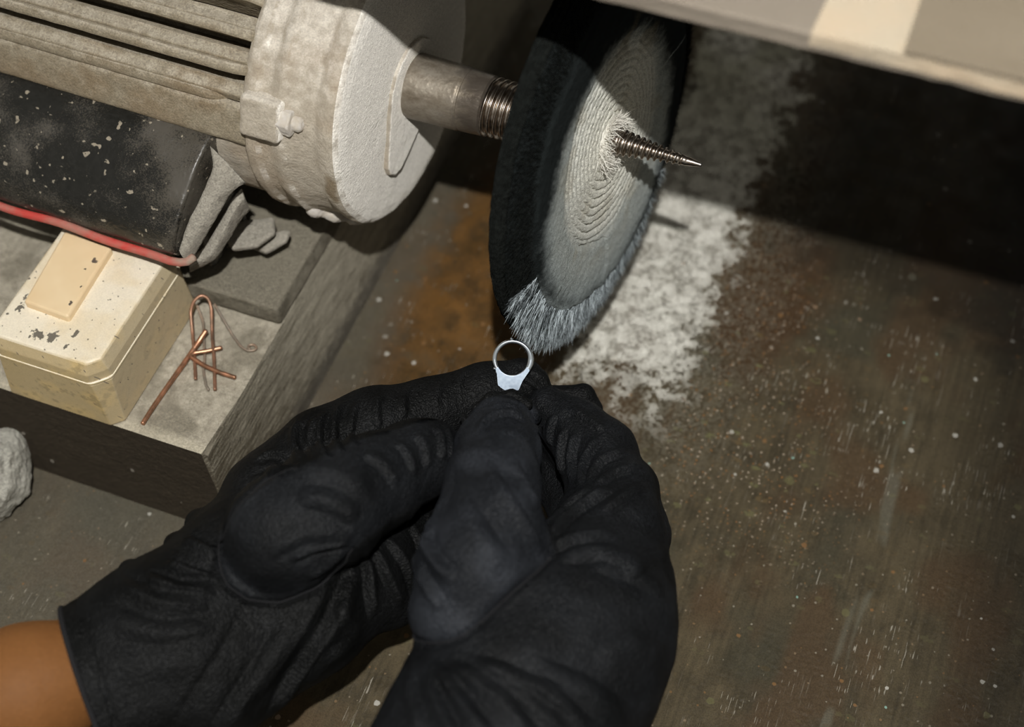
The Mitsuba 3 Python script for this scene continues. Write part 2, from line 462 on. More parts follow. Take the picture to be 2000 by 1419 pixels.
material('mat_board', lambda p, n, uv: mix(rgb(.165, .140, .112), rgb(.22, .189, .152), fbm(p.x * 30, p.y * 30, p.z * 30)), rough=.85, spec=.2)
material('mat_tape', lambda p, n, uv: mix(rgb(.44, .345, .24), rgb(.40, .345, .26), f01(fbm(p.x * 45, p.y * 45, p.z * 45) * 2.2 - .6)), rough=.7, spec=.3)
material('mat_cardboard', lambda p, n, uv: mix(rgb(.165, .135, .096), rgb(.21, .176, .13), fbm(p.x * 22, p.y * 60, p.z * 40)), rough=.9, spec=.15)


def glove_weave(p, n, uv):
    x, y, z = sep(p)
    return noise(x * 2.2, y * 2.2, z * 2.2) + .6 * fbm(x * .5, y * .5, z * .5, 2)


def glove_color(p, n, uv):
    x, y, z = sep(p)
    n2 = fbm(x * .05, y * .05, z * .05, 3)
    n3 = noise(x * 2.2, y * 2.2, z * 2.2)
    c = mix(rgb(.0020, .0021, .0019), rgb(.0055, .0057, .0058), smoothstep(.25, .75, n2))
    c = mix(c, mix(rgb(.0092, .0102, .0122), rgb(.0180, .0200, .0240), smoothstep(.3, .7, fbm(x * .06, y * .06, z * .06, 2))), uv.x)  # lighter share per vertex: thumb shading painted into the cloth colour
    c = c * (.45 + 1.1 * n3) * (.8 + .4 * noise(x * 1.1, y * 1.1, z * 1.1))
    return c


material('mat_glove', glove_color, rough=.52, spec=.09, bump=(glove_weave, .0006, .0003), sheen=.03, sheen_tint=.3)
material('mat_seam', (.010, .010, .011), rough=.9, spec=.2)


def skin_color(p, n, uv):
    x, y, z = sep(p)
    n2 = fbm(x * .05, y * .05, z * .05, 3)
    n3 = noise(x * 1.6, y * 1.6, z * 1.6)
    return mix(rgb(.130, .053, .0155), rgb(.178, .076, .024), n2) * (.88 + .24 * n3)


material('mat_skin', skin_color, rough=.6, spec=.14, bump=(grit(.7), .0003, .0003))
material('mat_silver', (.78, .86, .96), rough=.15, metallic=1.0)
material('mat_silver_face', lambda p, n, uv: mix(rgb(.46, .56, .70), rgb(.66, .76, .88), noise(p.x * 900, p.y * 900, p.z * 900)), rough=.23, metallic=1.0)  # blue in the base colour stands in for a bluish reflection
material('mat_stone', dusty((.16, .15, .125), (.30, .29, .25), (.33, .32, .28), (.10, .095, .08), 8.0), rough=.95, bump=(grit(.5), .0015, .0004), spec=.2)
material('mat_flake', (.50, .52, .52), rough=.8)
material('mat_lamp_body', (.03, .03, .03), rough=.5)

# ------------------------------------------------------------------ the lamp: a small flash held above and behind the camera
lz = M[2]
lx_, ly_ = M[0], M[1]


def lamp_frame(p):
    p = np.asarray(p, float)
    return LAMP + p[:, :1] * lx_ + p[:, 1:2] * ly_ + p[:, 2:] * lz


body = rbox((-36, -24, -60), (36, 24, -2), 6)
put('flash_lamp__body', tm(lamp_frame(body.vertices), body.faces), 'mat_lamp_body')
ang = np.arange(32) * 2 * np.pi / 32
disc = np.vstack([np.c_[11 * np.cos(ang), 11 * np.sin(ang), ang * 0], [[0, 0, 0]]])
df = np.stack([np.arange(32), (np.arange(32) + 1) % 32, np.full(32, 32)], 1)
dm = tm(lamp_frame(disc), df)
if dm.face_normals[0] @ lz < 0:
    dm = tm(dm.vertices, df[:, ::-1])
put('flash_lamp__lens', dm, 'mat_lamp_body', smooth=False)
scene['flash_lamp__lens']['emitter'] = {'type': 'area', 'radiance': {'type': 'rgb', 'value': [LAMP_POWER, LAMP_POWER * .985, LAMP_POWER * .95]}}
tag('flash_lamp', 'small black flash lamp held above and behind the camera', 'lamp')

# ------------------------------------------------------------------ bench
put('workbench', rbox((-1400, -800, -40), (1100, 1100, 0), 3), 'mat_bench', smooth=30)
tag('workbench', 'rust-stained brown metal workbench top with scratches, paint flecks and pale buffing dust', 'workbench')

# ------------------------------------------------------------------ plinth under the motor
pl = refine(hull([(-900, -204, 0), (-900, -193, 62), (-900, 260, 0), (-900, 260, 62), (-160.5, -193, 62), (-158, -191, 59), (-158, -150, 62), (-158, 260, 62),
                  (-145, -204, 0), (-145, 260, 0)]), 14)
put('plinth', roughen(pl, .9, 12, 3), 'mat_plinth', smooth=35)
tag('plinth', 'long dusty grey block with dark front face that carries the motor and the switch', 'block')
ft = refine(rhull([(-246, -99, 65), (-246, -97, 72), (-160, -99, 65), (-162, -97, 72), (-246, 150, 65), (-246, 150, 72), (-160, 150, 65), (-162, 150, 72)], 2.5), 10)
put('base_plate', roughen(ft, .6, 9, 5), 'mat_slab', smooth=35)
tag('base_plate', 'dusty grey slab lying on the block under the motor', 'slab')

# ------------------------------------------------------------------ motor (own frame: x along the shaft)
W0 = np.array([0, 0, 170.0])
Ax = np.array([1, math.tan(math.radians(-2.5)), math.tan(math.radians(1.5))])
Ax /= np.linalg.norm(Ax)
Bx = np.cross([0, 0, 1], Ax)
Bx /= np.linalg.norm(Bx)
F = np.stack([Ax, Bx, np.cross(Ax, Bx)], 1)


def to_motor(m):
    return tm(np.asarray(m.vertices) @ F.T + W0, m.faces)


def mput(key, mesh, bsdf, smooth=40, **kw):
    return put('bench_motor__' + key, to_motor(mesh), bsdf, smooth, **kw)


# finned housing: core cylinder with radial fins, each a part
hp_ = []
for q in range(900):
    dg = q * .4
    r_ = 76.0
    for fa, dep in ((40, 14), (53, 14), (66, 14), (79, 16), (92, 16), (105, 16), (118, 18), (131, 20), (143.5, 20), (156.5, 5)):
        t_ = (dg - fa) * 82 * math.pi / 180
        r_ += 3.0 * math.exp(-((t_ + 3.5) / 3.0) ** 2)
        if .5 < t_ < 8.5:
            r_ -= dep * min(1, (t_ - .5) / 1.0) * min(1, (8.5 - t_) / 1.6)
    hp_.append((r_ * math.cos(math.radians(dg)), r_ * math.sin(math.radians(dg))))
mput('housing', roughen(extrude_x(hp_, -520, -164, 6), .4, 9, 2), 'mat_housing')


def fin(angle, r0, r1, th, x0=-520, x1=-166, th_tip=None):
    th_tip = th_tip or th * .6
    n = 60
    xs = np.r_[np.linspace(x0, x1 - 14, n), x1 - np.array([10, 6.5, 3.5, 1.2, 0])]
    cut = np.r_[np.ones(n), [.97, .9, .78, .6, .42]]
    rows = []
    for x, c in zip(xs, cut):
        rt = r0 + (r1 - r0) * c
        prof = []
        for (t, r) in ((-th, r0), (-th * .75, r0 + (rt - r0) * .5), (-th_tip, rt - 1.2), (-th_tip * .6, rt - .25), (0, rt), (th_tip * .6, rt - .25), (th_tip, rt - 1.2), (th * .75, r0 + (rt - r0) * .5), (th, r0)):
            prof.append((x, r * math.cos(angle) - t * math.sin(angle), r * math.sin(angle) + t * math.cos(angle)))
        rows.append(prof)
    v = np.array(rows).reshape(-1, 3)
    f = grid_faces(len(xs), 9)
    m = tm(v, f)
    e = len(xs) - 1
    c = len(v)
    v = np.vstack([v, v[e * 9:].mean(0)[None]])
    tri = [(e * 9 + k, e * 9 + (k + 1) % 9, c) for k in range(9)]
    return roughen(tm(v, np.vstack([f, tri])), .35, 7, int(angle * 100))


for deg in (40, 53, 66, 79, 92, 105, 118, 131, 143.5):
    mput('fin', fin(math.radians(deg), 60, 85.0 if deg > 125 else 83, 3.0, th_tip=2.6), 'mat_housing')
mput('fin', fin(math.radians(156.5), 70, 79.5, 5.0, x1=-182, th_tip=3.5), 'mat_housing')
# the two pads between the fins, flat raised bands of the casting
pad_profile = []
for deg, r in ((157, 70), (157.5, 77.5), (160, 79.5), (168, 81), (172, 82), (174, 80.5), (173.5, 70)):
    pad_profile.append((r * math.cos(math.radians(deg)), r * math.sin(math.radians(deg))))
mput('pad', roughen(extrude_x(smooth_poly(pad_profile + pad_profile[:1], 1.2, .8)[:-1], -520, -170), .35, 8, 8), 'mat_housing')

# end bell


def bell_fn(X, Rr, Aa):
    n = meshkit.fbm(np.stack([X, Rr * np.cos(Aa), Rr * np.sin(Aa)], -1) / 10 + 50, 3, 4) - .5
    low = meshkit.fbm(np.stack([X, Rr * np.cos(Aa), Rr * np.sin(Aa)], -1) / 34 + 9, 2, 5) - .5
    k = np.clip(Rr / 60, 0, 1)
    return X + n * .9 * (1 - k * .4), Rr + (n * 1.2 + low * 1.6) * k


prof = [(-172, 70), (-172, 79), (-169, 81.5), (-164, 81.5), (-161.5, 79.6), (-156, 79.4), (-153.5, 81), (-149, 82), (-146.5, 80.2), (-138, 78.2), (-131, 77.6), (-127.5, 79.2), (-123, 80), (-120, 79.2), (-118, 76.5), (-116.6, 70), (-115.2, 50), (-114, 20), (-114, 0)]
mput('end_bell', lathe_x(densify(prof, 1.6), 260, bell_fn), 'mat_bell', smooth=60)
# raised keyhole boss round the shaft
bo = []
for k in range(20):
    a = k * 2 * math.pi / 20
    bo.append((27 * math.cos(a) - 1, 27 * math.sin(a) - 2))
a0 = math.radians(225)
bo += [(38 * math.cos(a0) + 11 * math.cos(q), 38 * math.sin(a0) + 11 * math.sin(q)) for q in np.linspace(0, 2 * math.pi, 12, endpoint=False)]
boss = rhull([(x, y, z) for x in (-120, -113.8) for y, z in bo], 1.6)
mput('boss', roughen(refine(boss, 4), .35, 6, 3), 'mat_bell', smooth=50)
# lugs with through bolts
for deg in (158, 68, 22):
    a = math.radians(deg)
    ca, sa = math.cos(a), math.sin(a)

    def rot(p):
        p = np.asarray(p, float)
        return np.c_[p[:, 0], p[:, 1] * ca - p[:, 2] * sa, p[:, 1] * sa + p[:, 2] * ca]

    lug = refine(rhull([(x, y, z) for x in (-167, -150) for (y, z) in ((70, -10), (70, 10), (84, -8.5), (84, 8.5))], 3), 3)
    mput('lug', tm(rot(roughen(lug, .6, 6, 3).vertices), lug.faces), 'mat_bell', smooth=50)
    hexa = [(x, 79 + 6.6 * math.cos(q), 6.6 * math.sin(q)) for x in (-152, -143) for q in np.arange(6) * math.pi / 3]
    nut = refine(rhull(hexa, 1.2), 2.2)
    kb = mput('bolt', tm(rot(roughen(nut, 1.3, 5, 8).vertices), nut.faces), 'mat_bolt', smooth=50)
    stud = roughen(lathe_x(densify([(-146, 0), (-146, 4.2), (-138.5, 4.2), (-137, 3), (-136.6, 0)], 1.0), 18), .5, 3, 2)
    sv = np.array(stud.vertices) + [0, 79, 0]
    put(kb + '__stud', to_motor(tm(rot(sv), stud.faces)), 'mat_bolt', smooth=50)
# lower rim lip and rust lumps
lip = [(x, 80 * math.cos(a), 80 * math.sin(a)) for x in (0,) for a in (0,)]
lipm = tube([(-150 + 1.3 * k, 79.5 * math.cos(math.radians(214 + 1.2 * k)), 79.5 * math.sin(math.radians(214 + 1.2 * k))) for k in range(18)], 4.0 + 1.0 * np.sin(np.arange(18)), 12)
mput('rim_lip', roughen(refine(lipm, 3), 1.4, 5, 12), 'mat_bolt', smooth=60)

# shaft: sleeve, polished neck, threads; the tapered screw runs through the wheel
sl = [(-118, 14), (-114, 17.2), (-113.2, 17.8), (-111, 18), (-83, 17.4), (-82.4, 17.0), (-81.6, 16.6), (-81, 17.0), (-76, 16.8), (-68.5, 16.4), (-67.5, 15.0)]
mput('shaft_sleeve', lathe_x(densify(sl, 1.0), 96), 'mat_sleeve', smooth=35)


def screw(x0, x1, rfun, pitch, amp, sides=72, per=14):
    n = int((x1 - x0) / pitch * per)
    xs = np.linspace(x0, x1, n)
    a = np.arange(sides) * 2 * np.pi / sides
    X, Aa = np.meshgrid(xs, a, indexing='ij')
    ph = (X / pitch + Aa / (2 * np.pi)) % 1.0
    tri = np.clip(1.25 - np.abs(ph - .5) * 3.6, 0, 1)
    tri = tri * tri * (3 - 2 * tri)
    Rr = rfun(X)
    Rr = Rr - amp(X) * (1 - tri)
    v = np.stack([X, Rr * np.cos(Aa), Rr * np.sin(Aa)], -1).reshape(-1, 3)
    return tm(v, grid_faces(n, sides, True))


mput('threaded_neck', screw(-68, -11, lambda X: 16.4 - (X + 68) * .04, 3.7, lambda X: X * 0 + 1.9), 'mat_thread', smooth=60)
tipf = lambda X: np.where(X < 41, 8.4 - (X + 2) * .128, 8.4 - 43 * .128 - (X - 41) * .19) - 0.0 * X
mput('tapered_screw', screw(-6, 50.5, lambda X: np.maximum(tipf(X), .35), 3.3, lambda X: np.clip((44 - X) / 14, 0, 1) * 1.5 + .0), 'mat_thread', smooth=60)

# terminal box on the worker's side: black cover, red gasket, grey flange
cv = smooth_poly([(-66, 12), (-84, 9), (-98, 3), (-114, -9), (-126, -22), (-130, -34), (-129, -39), (-110, -44), (-66, -50), (-66, 12)], 1.5, 2.2)[:-1]


def cover_shape(m):
    v = np.array(m.vertices)
    t = np.clip((v[:, 0] + 206) / 14, 0, 1)
    c = np.array([-100, -22])
    v[:, 1:] = c + (v[:, 1:] - c) * (1 - .04 * t * t)[:, None]
    # the end slants: lower edge ends further to the left than the upper one
    v[:, 0] += np.clip((v[:, 0] + 240) / 45, 0, 1) * (v[:, 2] + 35) * .12
    return tm(v, m.faces)


mput('terminal_cover', roughen(cover_shape(extrude_x(cv, -520, -195, 3)), .45, 9, 4), 'mat_black_cover', smooth=60)
gk = np.array([(x, -130.5 + .5 * math.sin(x * .11), -39.5 + .7 * math.sin(x * .07 + 1)) for x in np.arange(-520, -196, 3.0)])
gk = np.vstack([gk, [(-193, -130, -39), (-189, -128.5, -38.2), (-186, -126, -36)]])
mput('gasket', tube(gk, 2.3, 12), 'mat_gasket', smooth=60)


def strip(rows, thick, ln=3.0):
    """A curled lip of the casting: rows of (px, py, depth) sight-lines across it, given body behind."""
    P = np.array([[at(*q) for q in r] for r in rows])
    k, n = P.shape[:2]
    P = np.stack([smooth_poly(P[i], 1.0, 0)[np.linspace(0, len(smooth_poly(P[i], 1.0, 0)) - 1, 40).astype(int)] for i in range(k)])
    P = gaussian_filter1d(P, 2.0, axis=1, mode='nearest')
    kk = 4
    tt = np.linspace(0, k - 1, (k - 1) * kk + 1)
    Q = np.stack([P[min(int(t), k - 2)] * (1 - (t - min(int(t), k - 2))) + P[min(int(t), k - 2) + 1] * (t - min(int(t), k - 2)) for t in tt])
    Q = gaussian_filter1d(Q, 1.2, axis=0, mode='nearest')
    back = Q - (EYE - Q) / np.linalg.norm(EYE - Q, axis=-1, keepdims=True) * thick
    K = len(Q)
    loop = np.concatenate([Q, back[::-1]])
    v = loop.reshape(-1, 3)
    f = []
    N, m = loop.shape[:2]
    for i in range(N):
        for j in range(m - 1):
            f.append((i * m + j, i * m + j + 1, ((i + 1) % N) * m + j + 1, ((i + 1) % N) * m + j))
    f = list(quads(f))
    for e in (0, m - 1):
        c = len(v)
        v = np.vstack([v, loop[:, e].mean(0)[None]])
        f += [(i * m + e, ((i + 1) % N) * m + e, c) for i in range(N)]
    return tm(v, np.array(f))


wput = lambda key, mesh, b, smooth=60: put('bench_motor__' + key, mesh, b, smooth)
lip_a = strip([[(404, 276, 797), (416, 318, 799), (404, 352, 802), (366, 432, 807), (347, 492, 812)],
               [(445, 312, 798), (436, 352, 798), (412, 400, 802), (380, 460, 807), (354, 508, 813)],
               [(490, 362, 807), (458, 372, 805), (428, 422, 808), (402, 468, 812), (372, 514, 818)]], 5)
wput('flange', roughen(lip_a, .55, 6, 4), 'mat_casting')
lip_b = strip([[(474, 362, 826), (454, 384, 824), (428, 430, 826), (402, 476, 829), (362, 508, 833)],
               [(480, 384, 822), (462, 404, 820), (438, 450, 822), (414, 498, 826), (366, 527, 832)],
               [(492, 412, 836), (474, 428, 832), (450, 468, 832), (422, 510, 834), (366, 535, 838)]], 7)
wput('flange', roughen(lip_b, .7, 6, 6), 'mat_casting')
# unseen lower box half, added dark for the shade under the gasket
mput('added_dark_base', refine(rhull([(x, y, z) for x in (-520, -205) for (y, z) in ((-94, -46), (-93, -84), (-60, -84), (-60, -46))], 3), 9), 'mat_black_cover')
# skirt of the casting between the terminal box and the bell
th_ = np.radians(np.linspace(166, 232, 40))
xs_ = np.linspace(-204, -158, 24)
XX, TT = np.meshgrid(xs_, th_, indexing='ij')
RR = 79.0 - 10 * np.clip((np.degrees(TT) - 205) / 27, 0, 1) ** 2
sk = np.stack([XX + 6 * np.clip((np.degrees(TT) - 180) / 40, 0, 1), RR * np.cos(TT), RR * np.sin(TT)], -1)
sk_in = np.stack([XX, (RR - 9) * np.cos(TT), (RR - 9) * np.sin(TT)], -1)
skm = cat(tm(sk.reshape(-1, 3), grid_faces(24, 40)), tm(sk_in.reshape(-1, 3), grid_faces(24, 40)[:, ::-1]))
for a_, b_ in ((sk[0], sk_in[0]), (sk[-1], sk_in[-1]), (sk[:, 0], sk_in[:, 0]), (sk[:, -1], sk_in[:, -1])):
    q_ = np.concatenate([a_, b_])
    n_ = len(a_)
    skm = cat(skm, tm(q_, quads([(i, i + 1, n_ + i + 1, n_ + i) for i in range(n_ - 1)])))
mput('casting_skirt', roughen(skm, .8, 8, 7), 'mat_bell', smooth=60)
# two feet lobes under the bell
f1 = refine(rhull([at(445, 462, 862), at(470, 440, 868), at(528, 432, 868), at(530, 455, 862), at(500, 478, 858), at(460, 482, 858), at(490, 450, 905), at(530, 440, 905), at(460, 465, 905)], 2.2), 3)
wput('foot', roughen(f1, .6, 6, 5), 'mat_casting')
f2 = refine(rhull([at(500, 482, 872), at(535, 460, 872), at(560, 456, 872), at(556, 470, 870), at(520, 490, 868), at(530, 470, 905), at(556, 462, 905)], 1.8), 3)
wput('foot', roughen(f2, .5, 6, 6), 'mat_casting')
tag('bench_motor', 'dusty grey finned electric motor with black terminal box and bronze shaft driving the polishing wheel', 'motor')
tag('bench_motor__terminal_cover', 'black dust-streaked cover')
tag('bench_motor__gasket', 'red rubber gasket')
tag('bench_motor__shaft_sleeve', 'worn bronze-brown shaft sleeve')
tag('bench_motor__threaded_neck', 'shiny threaded neck')
tag('bench_motor__tapered_screw', 'tapered steel screw tip')

# white flake lying on the housing
fp = np.array([-247.6, -63.8, 54.0])
fk = hull(np.array([(-4.2, -1.5, 0), (-1.5, 3, 0), (3, 2.2, 0), (3.6, -2.6, 0), (-.5, -3.2, 0), (-3, -1, .8), (2, 1, .9), (0, -2, .9)]))
an_ = math.radians(39)
Rm = np.array([[1, 0, 0], [0, math.cos(an_), -math.sin(an_)], [0, math.sin(an_), math.cos(an_)]])
fv = np.asarray(fk.vertices) @ Rm.T * 1.15
put('paint_flake', to_motor(tm(fv + np.array([-247.6, -58.6, 48.6]), fk.faces)), 'mat_flake', smooth=False)
tag('paint_flake', 'small pale flake lying between two cooling fins of the motor', 'flake')

# ------------------------------------------------------------------ polishing wheel
yw, tw = math.radians(-4.0), math.radians(3.0)
Rz = np.array([[math.cos(yw), -math.sin(yw), 0], [math.sin(yw), math.cos(yw), 0], [0, 0, 1]])
Ry = np.array([[math.cos(tw), 0, -math.sin(tw)], [0, 1, 0], [math.sin(tw), 0, math.cos(tw)]])
FW = Rz @ Ry @ F


def to_wheel(m):
    return tm(np.asarray(m.vertices) @ FW.T + W0, m.faces)


RW = 109.0
rs = np.concatenate([np.arange(6.0, 60, .45), np.arange(60, RW + .01, .9)])
th = np.arange(420) * 2 * np.pi / 420
Rr, Th = np.meshgrid(rs, th, indexing='ij')
wob = 1.2 * (meshkit.noise(np.stack([np.cos(Th) * 3 + 9, np.sin(Th) * 3 + 9, Rr * .05], -1), 3) - .5)
pitch = 4.6
ph = ((Rr + wob * 1.4) / pitch + Th / (2 * np.pi)) % 1.0
groove = np.exp(-((ph - .5) / .16) ** 2)
st = np.clip((Rr - 9) / 3, 0, 1) * np.clip((57 - Rr) / 3, 0, 1)
stitch = .35 * st * np.sin(Th * Rr * 1.1) * np.exp(-((ph - .5) / .3) ** 2)
Xf = 2.0 - groove * 1.25 * st + stitch
Xf = Xf + 1.6 * np.clip((Rr - 57) / 18, 0, 1) - 2.4 * np.clip((Rr - 84) / 14, 0, 1) ** 2
Xf = Xf - 4.5 * np.clip((Rr - 94) / 15, 0, 1) ** 2.2
# outer cloth ply with a torn edge
edge = 88 + 5 * meshkit.noise(np.stack([np.cos(Th) * 6 + 20, np.sin(Th) * 6 + 20, Th * 0], -1), 5) + 2.2 * meshkit.noise(np.stack([np.cos(Th) * 25 + 40, np.sin(Th) * 25 + 40, Th * 0], -1), 6)
Xf = Xf + 1.1 * np.clip((edge - Rr) / .9, 0, 1) * np.clip((Rr - 58) / 3, 0, 1)
from shapely import contains_xy
from shapely.geometry import Polygon, Point
torn = []
for px, py in ((1108, 452), (1098, 480), (1090, 530), (1072, 575), (1090, 603), (1128, 606), (1160, 562), (1172, 505), (1174, 458), (1150, 470), (1128, 476)):
    r_ = FW.T @ ray(px, py)
    o_ = FW.T @ (EYE - W0)
    q_ = o_ - r_ * (o_[0] / r_[0])
    torn.append((q_[1], q_[2]))
ty = Rr * np.cos(Th) + 1.6 * (meshkit.noise(np.stack([Rr * np.cos(Th) * .3, Rr * np.sin(Th) * .3, Th * 0], -1), 4) - .5)
tz = Rr * np.sin(Th) + 1.6 * (meshkit.noise(np.stack([Rr * np.cos(Th) * .3, Rr * np.sin(Th) * .3, Th * 0 + 9], -1), 4) - .5)
Xf = Xf - .9 * contains_xy(Polygon(torn), ty, tz)
P3 = np.stack([Xf * 0, Rr * np.cos(Th), Rr * np.sin(Th)], -1)
Xf = Xf + 1.1 * (meshkit.fbm(P3 / 14 + 80, 4, 9) - .5) + 3.0 * (meshkit.fbm(P3 / 60 + 30, 2, 2) - .5)
Xf = Xf + .8 * (meshkit.fbm(P3 / 3.0 + 80, 2, 19) - .5)
wv = np.stack([Xf, Rr * np.cos(Th), Rr * np.sin(Th)], -1).reshape(-1, 3)
wf = grid_faces(len(rs), len(th), True)
face = tm(wv, wf)
k = put('polishing_wheel__face', to_wheel(face), 'mat_wheel', smooth=True, uv=np.stack([Rr, Th], -1).reshape(-1, 2))
xr = Xf[-1]


def rim_row(t):
    bulge = 2.2 * math.sin(math.pi * t)
    ply = 1.0 * (abs((t * 9) % 1.0 - .5) * 2)
    r = RW + bulge + ply - 1.0 + 2.2 * (meshkit.fbm(np.stack([np.cos(th) * 24 + 60, np.sin(th) * 24 + 60, th * 0 + t * 12], -1), 3, 4) - .5)
    x = xr * (1 - t) + (-12.0) * t
    return np.stack([x, r * np.cos(th), r * np.sin(th)], -1)


rows = [rim_row(t) for t in np.linspace(0, 1, 40)]
rows += [np.stack([np.full_like(th, xx), r * np.cos(th), r * np.sin(th)], -1) for xx, r in ((-13, 104), (-14, 80), (-15, 50), (-15, 17.5))]
put('polishing_wheel__rim', to_wheel(tm(np.concatenate(rows), grid_faces(len(rows), len(th), True))), 'mat_wheel_rim', smooth=True)


def fibres(base, tipp, bend, width):
    """Flat tapering hairs, three segments each."""
    n = len(base)
    t = np.array([0, .4, .75, 1.0])
    axis = tipp - base
    side = np.cross(axis, rng.normal(size=(n, 3)))
    side /= np.linalg.norm(side, axis=1, keepdims=True)
    w = np.array([1, .85, .6, .08])
    pts = base[:, None] + axis[:, None] * t[None, :, None] + bend[:, None] * (t * t)[None, :, None]
    v = np.stack([pts - side[:, None] * width * w[None, :, None], pts + side[:, None] * width * w[None, :, None]], 2).reshape(-1, 3)
    f = []
    for q in range(3):
        f += [(2 * q, 2 * q + 1, 2 * q + 3), (2 * q, 2 * q + 3, 2 * q + 2)]
    f = (np.array(f)[None] + 8 * np.arange(n)[:, None, None]).reshape(-1, 3)
    return tm(v, f)


def ring_fibres(n, r0, arc, x_at, lx, seed, width=.28, gap=False):
    g = np.random.default_rng(seed)
    a = np.mean(arc) + (arc[1] - arc[0]) / 2 * np.clip(g.normal(0, .48, n), -1.1, 1.1) if arc[1] < 6.2 else g.uniform(0, 2 * np.pi, n)
    a = a % (2 * np.pi)
    if gap:
        a = a[(a < 3.35 + g.normal(0, .15, n)) | (a > 5.25 + g.normal(0, .15, n))]
        n = len(a)
    ra = g.uniform(*r0, n)
    ln = g.uniform(*lx, n)
    rb = ra + ln
    a2 = a + g.normal(0, .02, n)
    i = np.clip(np.searchsorted(rs, np.minimum(ra, RW)), 0, len(rs) - 1)
    j = (a / (2 * np.pi) * len(th)).astype(int) % len(th)
    xb = Xf[i, j] + .2
    xt = xb + g.uniform(*x_at, n)
    b = np.stack([xb, ra * np.cos(a), ra * np.sin(a)], 1)
    t = np.stack([xt, rb * np.cos(a2), rb * np.sin(a2)], 1)
    return fibres(b, t, g.normal(0, .9, (n, 3)), width)


fr = ring_fibres(12000, (92, 106), (3.35, 5.25), (-2.0, .8), (7, 14), 1, .20)
put('polishing_wheel__fringe', to_wheel(fr), 'mat_fringe', smooth=False, uv=np.repeat(np.random.default_rng(9).random((len(fr.vertices) // 8, 1)), 8, 0).repeat(2, 1))
fr = ring_fibres(12000, (92, 107), (0, 6.283), (-1.6, .4), (4, 8), 2, .14, True)
put('polishing_wheel__dark_fringe', to_wheel(fr), 'mat_wheel_rim', smooth=False)
tag('polishing_wheel__dark_fringe', 'thread ends blackened with compound', kind='stuff')
tag('polishing_wheel__fringe', 'blue-grey frayed thread ends', kind='stuff')
g = np.random.default_rng(5)
n = 1600
a = g.uniform(0, 2 * np.pi, n)
# fluff gathers on the camera's side of the screw
rbase = g.uniform(8.2, 13.5, n) + 5.0 * np.clip(np.cos(a - math.radians(215)), 0, 1) * g.random(n)
b = np.stack([np.full(n, 1.6), rbase * np.cos(a), rbase * np.sin(a)], 1)
dirn = np.stack([g.uniform(.2, 1.2, n), np.cos(a) * g.normal(.2, .7, n), np.sin(a) * g.normal(.2, .7, n)], 1) * g.uniform(2.0, 5.5, n)[:, None]
lint = fibres(b, b + dirn, g.normal(0, 1.6, (n, 3)), .24)
collar = lathe_x(densify([(1.0, 16), (2.6, 14), (4.2, 11.5), (4.4, 9.5), (1.0, 8.0)], .6), 120,
                 lambda X, R_, A_: (X + 1.8 * (meshkit.fbm(np.stack([X, R_ * np.cos(A_), R_ * np.sin(A_)], -1) / 3, 3, 1) - .5) - 3.4 * (1 - np.clip(.55 + .6 * np.cos(A_ - math.radians(205)), 0, 1)), R_ + 3 * (meshkit.fbm(np.stack([X, R_ * np.cos(A_), R_ * np.sin(A_)], -1) / 4, 3, 2) - .5)))
put('polishing_wheel__lint', to_wheel(cat(lint, collar)), 'mat_lint', smooth=False)
tag('polishing_wheel__lint', 'white lint frayed around the screw', kind='stuff')
tag('polishing_wheel', 'round grey cloth polishing wheel with stitched rings and frayed rim on the motor shaft', 'polishing wheel')

# ------------------------------------------------------------------ switch box on the plinth


def octa(x0, x1, y0, y1, z, c):
    return [(x0 + c, y0, z), (x1 - c, y0, z), (x1, y0 + c, z), (x1, y1 - c, z), (x1 - c, y1, z), (x0 + c, y1, z), (x0, y1 - c, z), (x0, y0 + c, z)]


SX0, SX1, SY0, SY1 = -283, -209, -194, -100
base = refine(rhull(octa(SX0 + 1.5, SX1 - 1.5, SY0 + 1.5, SY1 - 1.5, 63.5, 5) + octa(SX0 + 2.5, SX1 - 2.5, SY0 + 2.5, SY1 - 2.5, 96.5, 7), 1.5), 6)
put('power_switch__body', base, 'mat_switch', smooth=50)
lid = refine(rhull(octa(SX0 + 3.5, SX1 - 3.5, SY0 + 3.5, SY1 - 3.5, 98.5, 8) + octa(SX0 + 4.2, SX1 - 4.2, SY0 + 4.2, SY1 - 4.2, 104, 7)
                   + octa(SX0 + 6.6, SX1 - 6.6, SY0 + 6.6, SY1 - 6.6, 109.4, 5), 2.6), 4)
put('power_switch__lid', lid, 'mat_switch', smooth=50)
seam = smooth_poly([(x, y, 98.6) for x, y, _ in octa(SX0 + 1.2, SX1 - 1.2, SY0 + 1.2, SY1 - 1.2, 0, 8) + octa(SX0 + 1.2, SX1 - 1.2, SY0 + 1.2, SY1 - 1.2, 0, 8)[:1]], 1.5, 1.0)
put('power_switch__seam_rim', tube(seam, .9, 8), 'mat_switch', smooth=50)
rk = [(-267, -166), (-242.5, -167), (-244.5, -120), (-271.5, -119)]
put('power_switch__rocker', refine(rhull([(x, y, z) for x, y in rk for z in (110, 115.2)], 1.6), 6), 'mat_rocker', smooth=50)
tag('power_switch__rocker', 'tan rocker plate')
tag('power_switch', 'yellowed cream plastic power switch box with chipped lid standing on the block below the motor', 'switch')

# ------------------------------------------------------------------ wires on the plinth


def on_top(pts, zs):
    return np.array([on_z(px, py, z) for (px, py), z in zip(pts, zs)])


